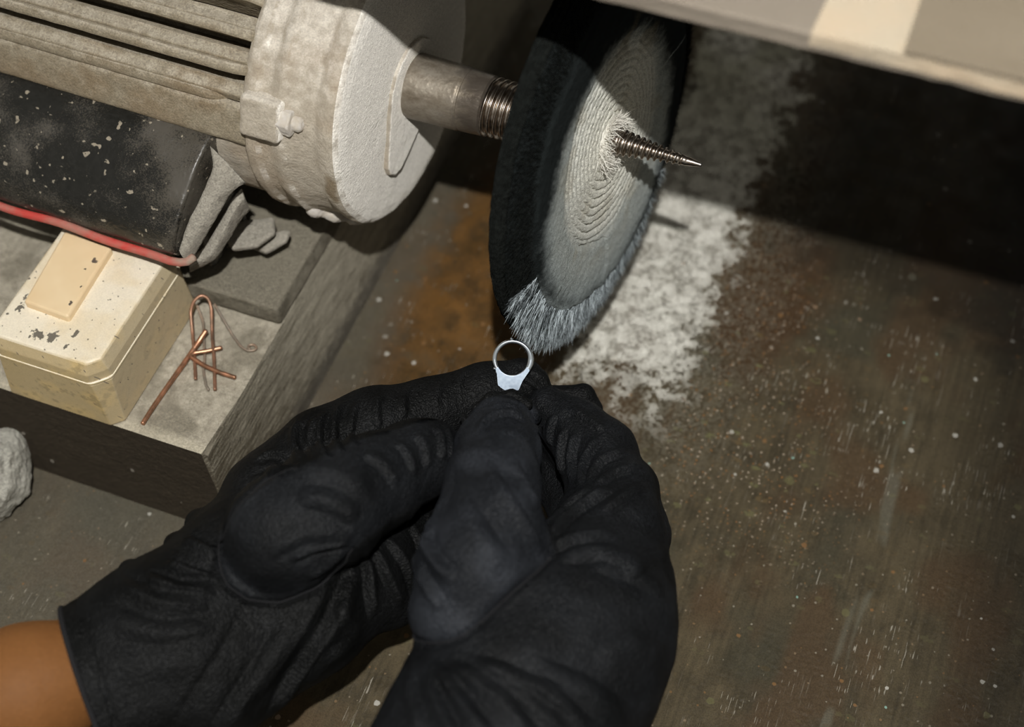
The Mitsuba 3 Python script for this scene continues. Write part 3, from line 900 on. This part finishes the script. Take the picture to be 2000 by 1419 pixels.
cw = smooth_poly(on_top([(277, 829), (300, 793), (330, 750), (352, 719), (374, 688), (390, 664), (404, 643)], [64, 64.2, 64.5, 64.8, 65.2, 67, 70]), 1.0, 1.5)
put('copper_wire__strand', tube(cw, np.linspace(1.25, 1.5, len(cw)), 10), 'mat_copper', smooth=60)
fork = smooth_poly(on_top([(434, 678), (405, 685), (378, 689), (372, 696), (400, 714), (430, 727), (461, 737)], [66, 66.5, 67, 67, 66.3, 66, 65]), 1.0, .8)
put('copper_wire__fork', tube(fork, 1.2, 10), 'mat_copper', smooth=60)
tag('copper_wire', 'bare bright copper wire with a forked twist lying beside the switch box', 'wire')
hp = smooth_poly(on_top([(382, 742), (380, 700), (376, 650), (372, 608), (378, 588), (392, 575), (406, 580), (413, 600), (414, 650), (418, 700), (420, 763)], [64, 65, 68, 74, 78, 80, 78, 74, 68, 66, 64]), 1.0, 1.6)
put('hairpin_wire', tube(hp, 1.0, 10), 'mat_copper_dull', smooth=60)
tag('hairpin_wire', 'tarnished copper wire bent into a tall hairpin beside the switch box', 'wire')
cr = [(383, 592), (396, 625), (403, 645)]
cr2 = [(418, 592), (440, 630), (455, 655), (470, 676), (484, 685), (497, 684), (503, 679), (496, 672), (486, 673), (483, 679), (490, 682)]
ck = smooth_poly(on_top(cr2, [72, 68, 65, 64, 63.8, 63.8, 63.8, 64, 64.2, 64.4, 64.6]), .8, 1.4)
put('curled_wire', tube(ck, .75, 8), 'mat_wire_grey', smooth=60)
tag('curled_wire', 'thin grey wire ending in a small curl near the edge of the block', 'wire')
lp = smooth_poly(on_top([(384, 594), (397, 628), (400, 700), (397, 725), (403, 755), (409, 762)], [70, 66, 64, 63.6, 63.6, 63.6]), 1.0, 1.5)
put('bent_wire', tube(lp, .8, 8), 'mat_wire_grey', smooth=60)
tag('bent_wire', 'thin dull grey wire lying between the legs of the hairpin wire', 'wire')

# ------------------------------------------------------------------ lump at the left edge
lump_c = on_z(-25, 935, 18)
lm = trimesh.creation.icosphere(subdivisions=5, radius=1.0)
lv = np.array(lm.vertices) * [20, 30, 24]
lm = roughen(tm(lv, lm.faces), 5.0, 14, 21)
put('rock', tm(np.asarray(lm.vertices) + [lump_c[0], lump_c[1], 19], lm.faces), 'mat_stone', smooth=60)
tag('rock', 'rough grey lump standing on the bench in front of the block', 'lump')

# ------------------------------------------------------------------ board above the wheel
BZ = 349.0
BY = on_z(1600, 105, BZ - 9)[1]
bx = [on_z(px, py, BZ)[0] for px, py in ((1575, 90), (1762, 110))]


def edge_noise(m, amp, scale, seed):
    v = np.array(m.vertices)
    near = np.exp(-((v[:, 1] - BY) / 4) ** 2)
    v[:, 1] += near * (meshkit.fbm(v / scale + 5, 3, seed) - .5) * 2 * amp
    return tm(v, m.faces)


bd = refine(rbox((-420, BY, BZ - 9), (520, 420, BZ), 1.2), 12)
put('overhead_board', edge_noise(bd, .9, 5, 3), 'mat_board', smooth=40)
tag('overhead_board', 'pale paper-faced board fixed above the polishing wheel', 'board')
tp = refine(hull([(bx[0], BY - .9, z) for z in (BZ - 5, BZ + 1.2)] + [(bx[1] + 60, BY - .9, z) for z in (BZ - 6, BZ + 1.2)] + [(bx[0] + 20, 300, z) for z in (BZ + .1, BZ + 1.2)] + [(bx[1] + 60, 300, z) for z in (BZ + .1, BZ + 1.2)]), 5)
put('paper_tape', edge_noise(tp, .9, 4, 8), 'mat_tape', smooth=40)
tag('paper_tape', 'cream strip of paper tape across the board above the wheel', 'tape')
ck0 = on_z(1760, 113, BZ + 5)
cb = refine(hull([(x, y, z) for z in (BZ + 1.3, BZ + 3.4) for (x, y) in ((ck0[0], ck0[1] + 6), (ck0[0] - 3, 380), (520, ck0[1] + 6), (520, 380))]), 10)
put('cardboard_sheet', cb, 'mat_cardboard', smooth=30)
tag('cardboard_sheet', 'brown cardboard sheet lying on the board to the right of the tape strip', 'cardboard')

# ------------------------------------------------------------------ ring
rc = at(1001, 701, 782)
zc = -(rc - EYE) / np.linalg.norm(rc - EYE)          # ring axis towards the photographer
xc = M[0] - zc * (M[0] @ zc)
xc /= np.linalg.norm(xc)
yc = np.cross(zc, xc)
tilt = -0.09
zr = zc * math.cos(tilt) + xc * math.sin(tilt) * .35 + yc * math.sin(tilt) * .94
zr /= np.linalg.norm(zr)
xr_ = xc - zr * (xc @ zr)
xr_ /= np.linalg.norm(xr_)
yr_ = np.cross(zr, xr_)
RPX = 782 / FPX


def ring_frame(m):
    v = np.asarray(m.vertices)
    return tm(v[:, :1] * xr_ + v[:, 1:2] * yr_ + v[:, 2:] * zr + rc, m.faces)


bv = []
na = 120
for a in np.linspace(0, 2 * np.pi, na, endpoint=False):
    wd = 1.5 + .5 * max(0, -math.sin(a))
    for q in np.linspace(0, 2 * np.pi, 14, endpoint=False):
        sx, sz = math.copysign(abs(math.cos(q)) ** .7, math.cos(q)), math.copysign(abs(math.sin(q)) ** .8, math.sin(q))
        r_ = 9.15 + .2 * max(0, math.cos(a + .5)) + (1.15 + .45 * max(0, math.cos(a + .5))) * sx
        bv.append((r_ * math.cos(a), r_ * math.sin(a), wd * sz))
put('ring__band', ring_frame(tm(bv, grid_faces(na, 14, True) if False else quads([(i * 14 + j_, i * 14 + (j_ + 1) % 14, ((i + 1) % na) * 14 + (j_ + 1) % 14, ((i + 1) % na) * 14 + j_) for i in range(na) for j_ in range(14)]))), 'mat_silver', smooth=60)
hd = Polygon([(-8.6, -5.0), (-7.9, -7.4), (-7.4, -13.4), (-2.0, -17.0), (3.2, -15.6), (5.2, -11.0), (8.8, -5.6), (7, -3), (-7, -3)]).difference(Point(0, 0).buffer(8.25, 48))
hd = max(getattr(hd, 'geoms', [hd]), key=lambda g_: g_.area).buffer(-.35).buffer(.35)
hb = []
for inset, z in ((.45, -2.4), (0, -1.9), (0, 1.9), (.18, 2.25), (.45, 2.4)):
    hb.append((hd.buffer(-inset) if inset else hd, z))
import manifold3d as m3
hm = None
for (pa, za), (pb, zb) in zip(hb[:-1], hb[1:]):
    sl_ = trimesh.creation.extrude_polygon(pa if pa.area < pb.area else pb, zb - za, engine='earcut')
    sl_.apply_translation([0, 0, za])
    mf = m3.Manifold(m3.Mesh(np.asarray(sl_.vertices, np.float32), np.asarray(sl_.faces, np.uint32)))
    hm = mf if hm is None else hm + mf
hm = hm.to_mesh()
put('ring__signet_head', ring_frame(tm(hm.vert_properties[:, :3], hm.tri_verts)), 'mat_silver_face', smooth=25)
for nx, ny, nr in ((-.4, 10.3, .9), (-8.9, -4.8, 1.0), (-8.0, -6.6, .8)):
    put('ring__casting_nub', ring_frame(hull(SPH * nr + np.array([nx, ny, .6]))), 'mat_silver', smooth=60)
tag('ring', 'polished silver signet ring held by both gloves under the wheel', 'ring')

# ------------------------------------------------------------------ person: forearms and black gloves (modelled with signed distances)


class Blob:
    """A skin of round cones; each joint is a point of the world and a radius in mm."""

    def __init__(self):
        self.prims = []

    def add(self, joints, k=5.0, flat=1.0):
        j = []
        for px, py, d, r in joints:
            c = np.array([(px - 1000.0) / FPX * d, (py - 709.5) / FPX * d, d])
            j.append((c, r * d / FPX))
        for (a, ra), (b, rb) in zip(j[:-1], j[1:]):
            self.prims.append((a, b, ra, rb, k, flat))
        return self

    def mesh(self, h=1.4):
        lo = np.min([np.minimum(a, b) - max(ra, rb) for a, b, ra, rb, _, _ in self.prims], 0) - 6
        hi = np.max([np.maximum(a, b) + max(ra, rb) for a, b, ra, rb, _, _ in self.prims], 0) + 6
        n = np.ceil((hi - lo) / h).astype(int) + 1
        ax = [(lo[i] + h * np.arange(n[i])).astype(np.float32) for i in range(3)]
        D = np.full(n, 12.0, np.float32)
        for a, b, ra, rb, k, flat in self.prims:
            m = max(ra, rb) + 14
            i0 = np.maximum(((np.minimum(a, b) - m - lo) / h).astype(int), 0)
            i1 = np.minimum(((np.maximum(a, b) + m - lo) / h).astype(int) + 2, n)
            s = tuple(slice(p, q) for p, q in zip(i0, i1))
            X, Y, Z = (ax[i][s[i]] for i in range(3))
            px, py, pz = X[:, None, None] - a[0], Y[None, :, None] - a[1], (Z[None, None, :] - a[2]) * flat
            ba = b - a
            ba = np.array([ba[0], ba[1], ba[2] * flat])
            t = np.clip((px * ba[0] + py * ba[1] + pz * ba[2]) / max(ba @ ba, 1e-9), 0, 1)
            d = np.sqrt((px - t * ba[0]) ** 2 + (py - t * ba[1]) ** 2 + (pz - t * ba[2]) ** 2) - (ra + (rb - ra) * t)
            if flat > 1:
                d = d * (1 - .35 * (1 - 1 / flat))
            o = D[s]
            hh = np.clip(.5 + .5 * (o - d) / k, 0, 1)
            D[s] = o * (1 - hh) + d * hh - k * hh * (1 - hh)
        return surface_nets(D, lo, h)


def surface_nets(D, lo, h):
    """Zero level of a grid of distances (naive surface nets)."""
    s = D < 0
    n = np.array(D.shape)
    cell_any = np.zeros(n - 1, bool)
    cell_all = np.ones(n - 1, bool)
    cs = [(a, b, c) for a in (0, 1) for b in (0, 1) for c in (0, 1)]
    sl = lambda A, a, b, c: A[a:n[0] - 1 + a, b:n[1] - 1 + b, c:n[2] - 1 + c]
    for c in cs:
        q = sl(s, *c)
        cell_any |= q
        cell_all &= q
    act = cell_any & ~cell_all
    idx = np.full(n - 1, -1, np.int64)
    ii = np.argwhere(act)
    idx[act] = np.arange(len(ii))
    val = {c: D[ii[:, 0] + c[0], ii[:, 1] + c[1], ii[:, 2] + c[2]] for c in cs}
    acc, cnt = np.zeros((len(ii), 3)), np.zeros(len(ii))
    for a in cs:
        for axis in range(3):
            if a[axis]:
                continue
            b = tuple(1 if i == axis else a[i] for i in range(3))
            va, vb = val[a], val[b]
            x = (va < 0) != (vb < 0)
            t = np.where(x, va / np.where(x, va - vb, 1), 0)
            p = np.repeat(np.array(a, float)[None], len(ii), 0)
            p[:, axis] = t
            acc[x] += p[x]
            cnt[x] += 1
    v = lo + h * (ii + acc / cnt[:, None])
    faces = []
    for axis in range(3):
        o1, o2 = [i for i in range(3) if i != axis]
        a = s
        b = np.roll(s, -1, axis)
        e = (a != b)
        e[tuple(slice(None) if i != axis else slice(n[axis] - 1, None) for i in range(3))] = False
        for o in (o1, o2):
            e[tuple(slice(None) if i != o else slice(0, 1) for i in range(3))] = False
            e[tuple(slice(None) if i != o else slice(n[o] - 1, None) for i in range(3))] = False
        q = np.argwhere(e)
        ins = s[e]

        def at_(d1, d2):
            w = q.copy()
            w[:, o1] -= d1
            w[:, o2] -= d2
            return idx[w[:, 0], w[:, 1], w[:, 2]]
        f = np.stack([at_(0, 0), at_(1, 0), at_(1, 1), at_(0, 1)], 1)
        flip = ins if axis != 1 else ~ins
        f[~flip] = f[~flip][:, ::-1]
        faces.append(f)
    f = quads(np.vstack(faces))
    return tm(v, f)


class Cloth:
    """A glove's surface in camera-frame mm while its folds are pressed in; then moved to the world."""

    def __init__(self, mesh, smooth_steps=10):
        m = trimesh.Trimesh(mesh.vertices, mesh.faces, process=False)
        trimesh.smoothing.filter_taubin(m, lamb=.5, nu=.53, iterations=smooth_steps)
        self.v, self.f = np.array(m.vertices), np.array(m.faces)
        self.update()

    def update(self):
        self.n = normals(self.v, self.f)
        q = np.stack([self.v[:, 0] / self.v[:, 2], self.v[:, 1] / self.v[:, 2]], 1) * FPX + [1000, 709.5]
        self.tree, self.q = cKDTree(q), q

    def snap(self, pts, step=3.0):
        """A polyline drawn on the near side of the surface."""
        p = smooth_poly(pts, step, 3.0)
        out = []
        for a in p:
            i = self.tree.query_ball_point(a, 7.0)
            if not i:
                i = [self.tree.query(a)[1]]
            i = np.array(i)
            near = i[self.v[i, 2] < self.v[i, 2].min() + 4.0]
            out.append(self.v[near].mean(0))
        return gaussian_filter1d(np.array(out), 1.5, axis=0, mode='nearest')

    def fold(self, pts, w, h, skew=0.0, taper=True):
        c = self.snap(pts)
        d, i = cKDTree(c).query(self.v, distance_upper_bound=w * 3.2)
        ok = np.isfinite(d)
        t = i[ok] / max(len(c) - 1, 1)
        e = np.clip(np.minimum(t, 1 - t) / .22, 0, 1) if taper else 1.0
        g = np.exp(-(d[ok] / w) ** 2)
        if skew:
            g = g - .55 * np.exp(-((d[ok] - 1.5 * w) / w) ** 2)
        disp = np.zeros(len(self.v))
        disp[ok] = h * g * e
        self.v = self.v + self.n * disp[:, None]
        self.n = normals(self.v, self.f)

    def drape(self, pts, w, h, end=.25):
        """A fold of cloth: a rounded ridge on the left of the line as one goes along it, a tight crease on the right."""
        c = self.snap(pts)
        d, i = cKDTree(c).query(self.v, distance_upper_bound=w * 4.5)
        ok = np.isfinite(d)
        i = i[ok]
        tg = np.gradient(c, axis=0)
        tg /= np.linalg.norm(tg, axis=1, keepdims=True) + 1e-9
        t = i / max(len(c) - 1, 1)
        e = np.clip(np.minimum(t, 1 - t) / end, 0, 1)
        e = e * e * (3 - 2 * e)
        off = self.v[ok] - c[i]
        lat = np.linalg.norm(off - tg[i] * (off * tg[i]).sum(1)[:, None], axis=1)
        s = np.sign((np.cross(tg[i], off) * self.n[ok]).sum(1)) * lat
        far = np.exp(-(np.abs((off * tg[i]).sum(1)) / (1.2 * w)) ** 2)
        g = np.exp(-((s - .9 * w) / w) ** 2) - .85 * np.exp(-np.abs(s + .15 * w) / (.55 * w)) * (s < .9 * w)
        disp = np.zeros(len(self.v))
        disp[ok] = 1.15 * h * g * e * far
        self.v = self.v + self.n * disp[:, None]
        self.n = normals(self.v, self.f)

    def crumple(self, amp, scale, seed, octaves=3):
        d = (meshkit.fbm(self.v / scale + 11, octaves, seed) - .5) * 2 * amp
        self.v = self.v + self.n * d[:, None]
        self.update()

    def lit_share(self, outline, deepest, amount, rest):
        """Per-vertex share of a lighter tone, shading put into the colour inside the thumb seam."""
        from shapely import contains_xy
        from shapely.geometry import Polygon
        i = contains_xy(Polygon(outline), self.q[:, 0], self.q[:, 1]) & (self.v[:, 2] < deepest)
        m = i.astype(float)
        for _ in range(2):
            m2 = np.zeros(len(m))
            c = np.zeros(len(m))
            for a, b in ((0, 1), (1, 2), (2, 0)):
                m2 += np.bincount(self.f[:, a], m[self.f[:, b]], len(m))
                c += np.bincount(self.f[:, a], minlength=len(m))
            m = .5 * m + .5 * m2 / np.maximum(c, 1)
        return rest + m * (amount - rest)

    def world(self):
        return tm(self.v @ M + EYE, self.f)


def curve_world(c):
    return c @ M + EYE


# --- left glove
L = Blob()
L.add([(140, 1385, 700, 182), (330, 1262, 712, 172), (500, 1150, 728, 150)], 10, 1.35)      # cuff to palm
L.add([(310, 1205, 715, 85), (440, 1100, 735, 98), (505, 1025, 752, 98)], 10)              # back edge of the hand
L.add([(420, 1330, 712, 120), (600, 1200, 728, 115), (700, 1120, 748, 110), (780, 1060, 770, 90)], 10)  # heel and curled fingers
L.add([(770, 1165, 752, 60), (830, 1060, 775, 60), (860, 960, 795, 55)], 8)
L.add([(555, 1040, 705, 118), (640, 990, 706, 112), (730, 940, 722, 92), (810, 900, 738, 76), (840, 882, 748, 66)], 7)  # thumb
L.add([(520, 965, 758, 85), (630, 880, 772, 82), (730, 835, 782, 78), (840, 805, 790, 66), (950, 770, 797, 60), (1018, 748, 800, 50)], 5)  # index finger
L.add([(560, 1010, 775, 80), (760, 900, 800, 70), (960, 820, 812, 55), (1085, 797, 815, 42), (1135, 797, 815, 40)], 4)   # middle finger below it
L.add([(388, 1020, 744, 26), (445, 1060, 736, 24)], 3)
L.add([(345, 1064, 738, 26), (412, 1098, 729, 24)], 3)
L.add([(302, 1098, 730, 24), (375, 1132, 720, 26)], 3)
L.add([(255, 1116, 724, 24), (335, 1164, 714, 28)], 4)
L.add([(905, 812, 757, 9), (913, 838, 752, 10), (930, 848, 750, 10), (941, 832, 752, 10), (938, 812, 756, 9)], 1.5)      # curled seam at the thumb's tip
L.add([(930, 800, 764, 12), (960, 778, 765, 13), (1000, 772, 766, 12), (1030, 790, 764, 12)], 2.5)
L.add([(1010, 722, 793, 22), (1050, 742, 793, 20), (1066, 762, 793, 15)], 3)
L.add([(1095, 775, 806, 24), (1140, 772, 806, 22), (1162, 798, 808, 18)], 3)
lg = Cloth(L.mesh(1.15), 8)
lg.crumple(.8, 26, 3)
lg.crumple(.35, 7, 13)
for pts, w, h in (
        # knuckle wrinkles of the forefinger
        ([(607, 905), (583, 872), (585, 838), (600, 815)], 2.6, 2.6), ([(655, 900), (632, 868), (630, 832), (648, 800)], 2.4, 2.6),
        ([(682, 888), (660, 855), (662, 815), (682, 780)], 2.2, 2.2), ([(705, 880), (692, 848), (697, 812), (710, 778)], 2.0, 1.8), ([(632, 900), (610, 868), (612, 835), (628, 808)], 1.8, 1.6),
        ([(752, 840), (742, 805), (755, 762)], 2.4, 1.5), ([(800, 815), (795, 785), (808, 752)], 2.4, 1.2), ([(865, 800), (860, 775), (872, 745)], 2.6, 1.0),
        ([(905, 770), (905, 742), (925, 716)], 2.4, 1.0), ([(1075, 765), (1040, 738), (1000, 715)], 2.0, 1.6), ([(1060, 775), (1030, 755), (990, 745)], 2.0, 1.2),
        ([(600, 905), (540, 905), (485, 935)], 3.0, 2.4), ([(575, 890), (525, 880), (490, 905)], 3.0, -1.6),
        # wrist
        ([(440, 1075), (400, 1058), (366, 1040)], 3.6, 3.2), ([(432, 1118), (385, 1108), (326, 1088)], 3.6, 3.6), ([(428, 1140), (350, 1135), (285, 1112)], 4.0, 3.4),
        ([(420, 1168), (320, 1160), (235, 1118)], 4.5, 2.8), ([(430, 1200), (320, 1215), (200, 1175)], 6, 2.4), ([(440, 1235), (320, 1265), (190, 1260)], 8, 1.6),
        # thumb
        ([(560, 1105), (620, 1080), (690, 1066)], 3.2, 2.6), ([(520, 1100), (590, 1062), (660, 1052), (690, 1064)], 4.0, 1.8), ([(600, 1140), (650, 1110), (688, 1074)], 3.5, 1.8),
        ([(570, 985), (640, 1000), (695, 1035)], 5.0, 2.2), ([(560, 935), (650, 945), (730, 985)], 6.0, 1.8),
        ([(700, 890), (740, 910), (775, 960)], 3.2, 1.4), ([(760, 862), (790, 885), (805, 935)], 2.8, 1.5),
        ([(800, 845), (822, 870), (830, 920)], 2.6, 1.5), ([(838, 825), (856, 850), (858, 905)], 2.4, 1.7), ([(862, 818), (878, 850), (876, 905)], 2.0, 1.4),
        # heel and cuff
        ([(690, 1076), (640, 1210), (560, 1330), (500, 1430)], 5.0, 2.6), ([(560, 1190), (500, 1290), (400, 1440)], 6.0, 2.4), ([(660, 1120), (600, 1230), (500, 1370)], 6.5, -1.6),
        ([(708, 1075), (712, 1130), (722, 1215)], 3.0, 2.6), ([(722, 1068), (745, 1120), (780, 1200)], 3.0, 2.4), ([(745, 1045), (790, 1110), (812, 1190)], 2.8, 2.2),
        ([(790, 1010), (815, 1060), (825, 1120)], 2.5, 2.0), ([(830, 990), (840, 1030), (838, 1090)], 2.2, 1.6), ([(700, 1240), (640, 1270), (580, 1340)], 5, 1.4), ([(640, 1180), (660, 1220), (700, 1262)], 5, 1.2)):
    lg.drape(pts, w, h)
seam_l = [(585, 912), (520, 930), (460, 985), (428, 1050), (425, 1100), (445, 1145), (485, 1172), (550, 1178), (620, 1150), (670, 1105), (692, 1068)]
lg.fold([(575, 925), (525, 942), (468, 990), (438, 1050), (435, 1098), (455, 1140), (492, 1164), (550, 1168), (615, 1142), (660, 1102)], 2.4, .8)
lg.fold(seam_l, 1.1, -1.5, taper=False)
lg.fold([(140, 1150), (160, 1225), (196, 1325), (232, 1430)], 1.2, -1.0, taper=False)
lg.fold([(485, 1172), (430, 1270), (360, 1380), (330, 1430)], 1.8, -1.0)
lg.update()
seam_l3 = lg.snap(seam_l)


def open_cuff(mesh, plane_p, plane_n, mask):
    """Cuts a glove's mesh off where the cuff ends."""
    c = mesh.vertices[mesh.faces].mean(1)
    keep = (c - plane_p) @ plane_n > 0
    used = np.unique(mesh.faces[keep])
    mp = np.full(len(mesh.vertices), -1)
    mp[used] = np.arange(len(used))
    return tm(mesh.vertices[used], mp[mesh.faces[keep]]), np.c_[mask[used], mask[used]]


def boundary_loop(m):
    e = np.sort(np.vstack([m.faces[:, [0, 1]], m.faces[:, [1, 2]], m.faces[:, [2, 0]]]), axis=1)
    u, c = np.unique(e, axis=0, return_counts=True)
    return m.vertices[np.unique(u[c == 1])]


cut_n = at(400, 1230, 712) - at(170, 1320, 700)
cut_n /= np.linalg.norm(cut_n)
cut_p = at(152, 1290, 695)
gl = open_cuff(lg.world(), cut_p, cut_n, lg.lit_share([(585, 912), (520, 930), (460, 985), (428, 1050), (425, 1100), (445, 1145), (485, 1172), (550, 1178), (620, 1150), (670, 1105), (692, 1068), (770, 1010), (890, 950), (900, 800), (700, 860)], 765, .34, .06))


def hem(gm, p, nrm, r=1.3):
    """The rolled hem along the cut."""
    loop = boundary_loop(gm)
    c = loop.mean(0)
    u = np.cross(nrm, [0, 0, 1.0])
    u /= np.linalg.norm(u)
    w = np.cross(nrm, u)
    d = loop - c
    loop = loop[np.abs(d @ nrm) < 12]
    d = loop - c
    a = np.arctan2(d @ w, d @ u)
    o = np.argsort(a)
    rr = np.hypot(d @ u, d @ w)
    bins = np.linspace(-np.pi, np.pi, 73)
    k = np.digitize(a, bins)
    rad = np.array([rr[k == q].mean() if (k == q).any() else np.nan for q in range(1, 73)])
    ok = ~np.isnan(rad)
    mid = (bins[:-1] + bins[1:]) / 2
    rad = np.interp(mid, mid[ok], rad[ok])
    rad = gaussian_filter1d(rad, 1.0, mode='wrap')
    pts = c + rad[:, None] * (np.cos(mid)[:, None] * u + np.sin(mid)[:, None] * w)
    pts -= nrm * ((pts - p) @ nrm)[:, None]
    pts = np.vstack([pts, pts[:2]])
    return tube(pts, r, 8, cap=False)


KL = put('person__glove', gl[0], 'mat_glove', smooth=True, uv=gl[1])
put(KL + '__hem', hem(gl[0], cut_p, cut_n), 'mat_seam', smooth=60)
put(KL + '__seam', tube(curve_world(seam_l3), .45, 6), 'mat_seam', smooth=60)

# --- right glove
Rg = Blob()
Rg.add([(900, 1700, 640, 250), (950, 1520, 668, 235), (1000, 1400, 682, 222), (1078, 1290, 700, 214), (1128, 1215, 714, 190), (1165, 1150, 728, 152)], 10, 1.25)
Rg.add([(1150, 1140, 726, 155), (1187, 1050, 740, 106), (1198, 968, 756, 86)], 9)                       # back of hand to the knuckle
Rg.add([(1190, 965, 758, 84), (1168, 890, 774, 74), (1124, 840, 784, 58), (1070, 798, 790, 44)], 6)       # index finger
Rg.add([(1215, 1040, 775, 95), (1215, 960, 790, 70), (1150, 900, 800, 60), (1100, 850, 806, 48)], 5)     # middle finger behind
Rg.add([(890, 1195, 683, 92), (925, 1110, 686, 112), (952, 1040, 696, 108), (962, 950, 716, 92), (972, 880, 742, 82), (978, 835, 764, 62), (982, 808, 774, 44)], 5)  # thumb
Rg.add([(960, 1260, 690, 130), (980, 1150, 700, 120)], 8)
Rg.add([(950, 815, 768, 18), (975, 790, 770, 16), (1010, 790, 770, 16), (1040, 812, 772, 18)], 3)
Rg.add([(1130, 1000, 800, 60), (1095, 950, 812, 45), (1085, 900, 815, 40)], 4)
Rg.add([(852, 1035, 700, 24), (905, 1078, 690, 24)], 3)
Rg.add([(828, 1098, 692, 26), (885, 1145, 684, 26)], 3)
rg = Cloth(Rg.mesh(1.15), 8)
rg.crumple(.8, 28, 8)
rg.crumple(.35, 7, 18)
for pts, w, h in (
        # thumb
        ([(1075, 1078), (1035, 1010), (990, 945), (955, 880)], 4.5, 2.6), ([(1062, 1000), (1040, 950), (1010, 895)], 3.6, 2.0), ([(1010, 1100), (950, 1020), (905, 945)], 6.0, 1.8),
        ([(900, 1130), (858, 1085), (838, 1050), (850, 1020)], 3.4, 3.0), ([(880, 1190), (838, 1130), (818, 1090)], 3.4, 2.6), ([(860, 1000), (880, 960), (885, 900)], 4, 1.2),
        ([(935, 850), (960, 815), (1000, 805), (1035, 830)], 2.4, 1.8), ([(945, 875), (985, 845), (1030, 850)], 3, 1.0), ([(960, 795), (990, 785), (1025, 800)], 1.8, 1.6),
        # web and back of the hand
        ([(1068, 1062), (1120, 1005), (1210, 950)], 3.6, 2.8), ([(1070, 1085), (1130, 1058), (1215, 1050)], 3.8, 2.6), ([(1066, 1035), (1110, 985), (1170, 950)], 3.0, 1.8),
        ([(1085, 1100), (1170, 1090), (1260, 1120)], 5.0, 2.0), ([(1150, 1110), (1230, 1130), (1310, 1180)], 5, 1.6), ([(1180, 1010), (1240, 965), (1282, 955)], 3.2, 1.8),
        ([(1230, 1140), (1290, 1090), (1318, 1090)], 4, 1.4),
        # forefinger
        ([(1098, 935), (1096, 890), (1110, 830)], 2.4, 2.4), ([(1122, 945), (1120, 895), (1135, 835)], 2.6, 2.6), ([(1138, 950), (1146, 900), (1180, 850)], 2.6, 2.4),
        ([(1150, 945), (1180, 900), (1240, 880)], 2.8, 2.0), ([(1160, 955), (1210, 925), (1268, 915)], 2.8, 1.8), ([(1075, 880), (1078, 840), (1090, 805)], 2.0, 1.8),
        ([(1100, 800), (1130, 815), (1180, 850)], 2.5, 1.6), ([(1052, 860), (1056, 825), (1048, 790)], 1.8, 1.4),
        # cuff
        ([(1185, 1430), (1080, 1335), (980, 1290), (895, 1270)], 5.0, 3.2), ([(1060, 1430), (985, 1350), (920, 1300), (870, 1278)], 4.5, 3.2), ([(975, 1440), (915, 1360), (870, 1300), (840, 1275)], 4.0, 2.8),
        ([(1130, 1430), (1050, 1365), (960, 1315)], 4.0, 2.0), ([(905, 1440), (865, 1360), (840, 1300)], 3.5, 2.2), ([(1250, 1390), (1150, 1320), (1040, 1275)], 6.0, 2.2), ([(840, 1430), (815, 1360), (808, 1300)], 3.5, 1.6),
        ([(1310, 1240), (1230, 1230), (1150, 1260)], 6, 1.4)):
    rg.drape(pts, w, h)
seam_r = [(1078, 1085), (1050, 1115), (1000, 1160), (950, 1205), (905, 1242), (860, 1256), (820, 1254), (792, 1240)]
rg.fold(seam_r, 1.4, -2.6, taper=False)
rg.fold([(1050, 1090), (1000, 1130), (950, 1175), (900, 1212), (850, 1228), (815, 1225)], 3.5, 1.2)
rg.update()
seam_r3 = rg.snap(seam_r)
gr = rg.world()
cutr_n = at(950, 1520, 668) - at(900, 1700, 640)
cutr_n /= np.linalg.norm(cutr_n)
cutr_p = at(915, 1640, 650)
gr = open_cuff(gr, cutr_p, cutr_n, rg.lit_share([(780, 1250), (790, 1150), (825, 1040), (855, 960), (890, 830), (950, 770), (1040, 790), (1064, 870), (1062, 990), (1080, 1085), (1050, 1115), (1000, 1160), (950, 1205), (905, 1242), (860, 1256), (820, 1256)], 785, 1.0, .30))
KR = put('person__glove', gr[0], 'mat_glove', smooth=True, uv=gr[1])
put(KR + '__hem', hem(gr[0], cutr_p, cutr_n), 'mat_seam', smooth=60)
put(KR + '__seam', tube(curve_world(seam_r3), .5, 6), 'mat_seam', smooth=60)

# --- forearms
Ar = Blob()
Ar.add([(-420, 1560, 660, 165), (-150, 1440, 676, 150), (60, 1345, 699, 124), (200, 1292, 709, 92), (330, 1240, 718, 78)], 8, 1.1)
Al = Blob()
Al.add([(820, 2150, 590, 190), (870, 1850, 620, 150), (915, 1640, 650, 125), (1000, 1400, 682, 115)], 8, 1.1)
for arm in (Cloth(Ar.mesh(2.4), 6).world(), Cloth(Al.mesh(2.8), 6).world()):
    put('person__forearm', arm, 'mat_skin', smooth=True)
tag('person', 'person in black cotton gloves with bare brown forearm, holding a ring up to the wheel', 'person')
tag(KL, 'black glove at the left')
tag(KR, 'black glove at the right')
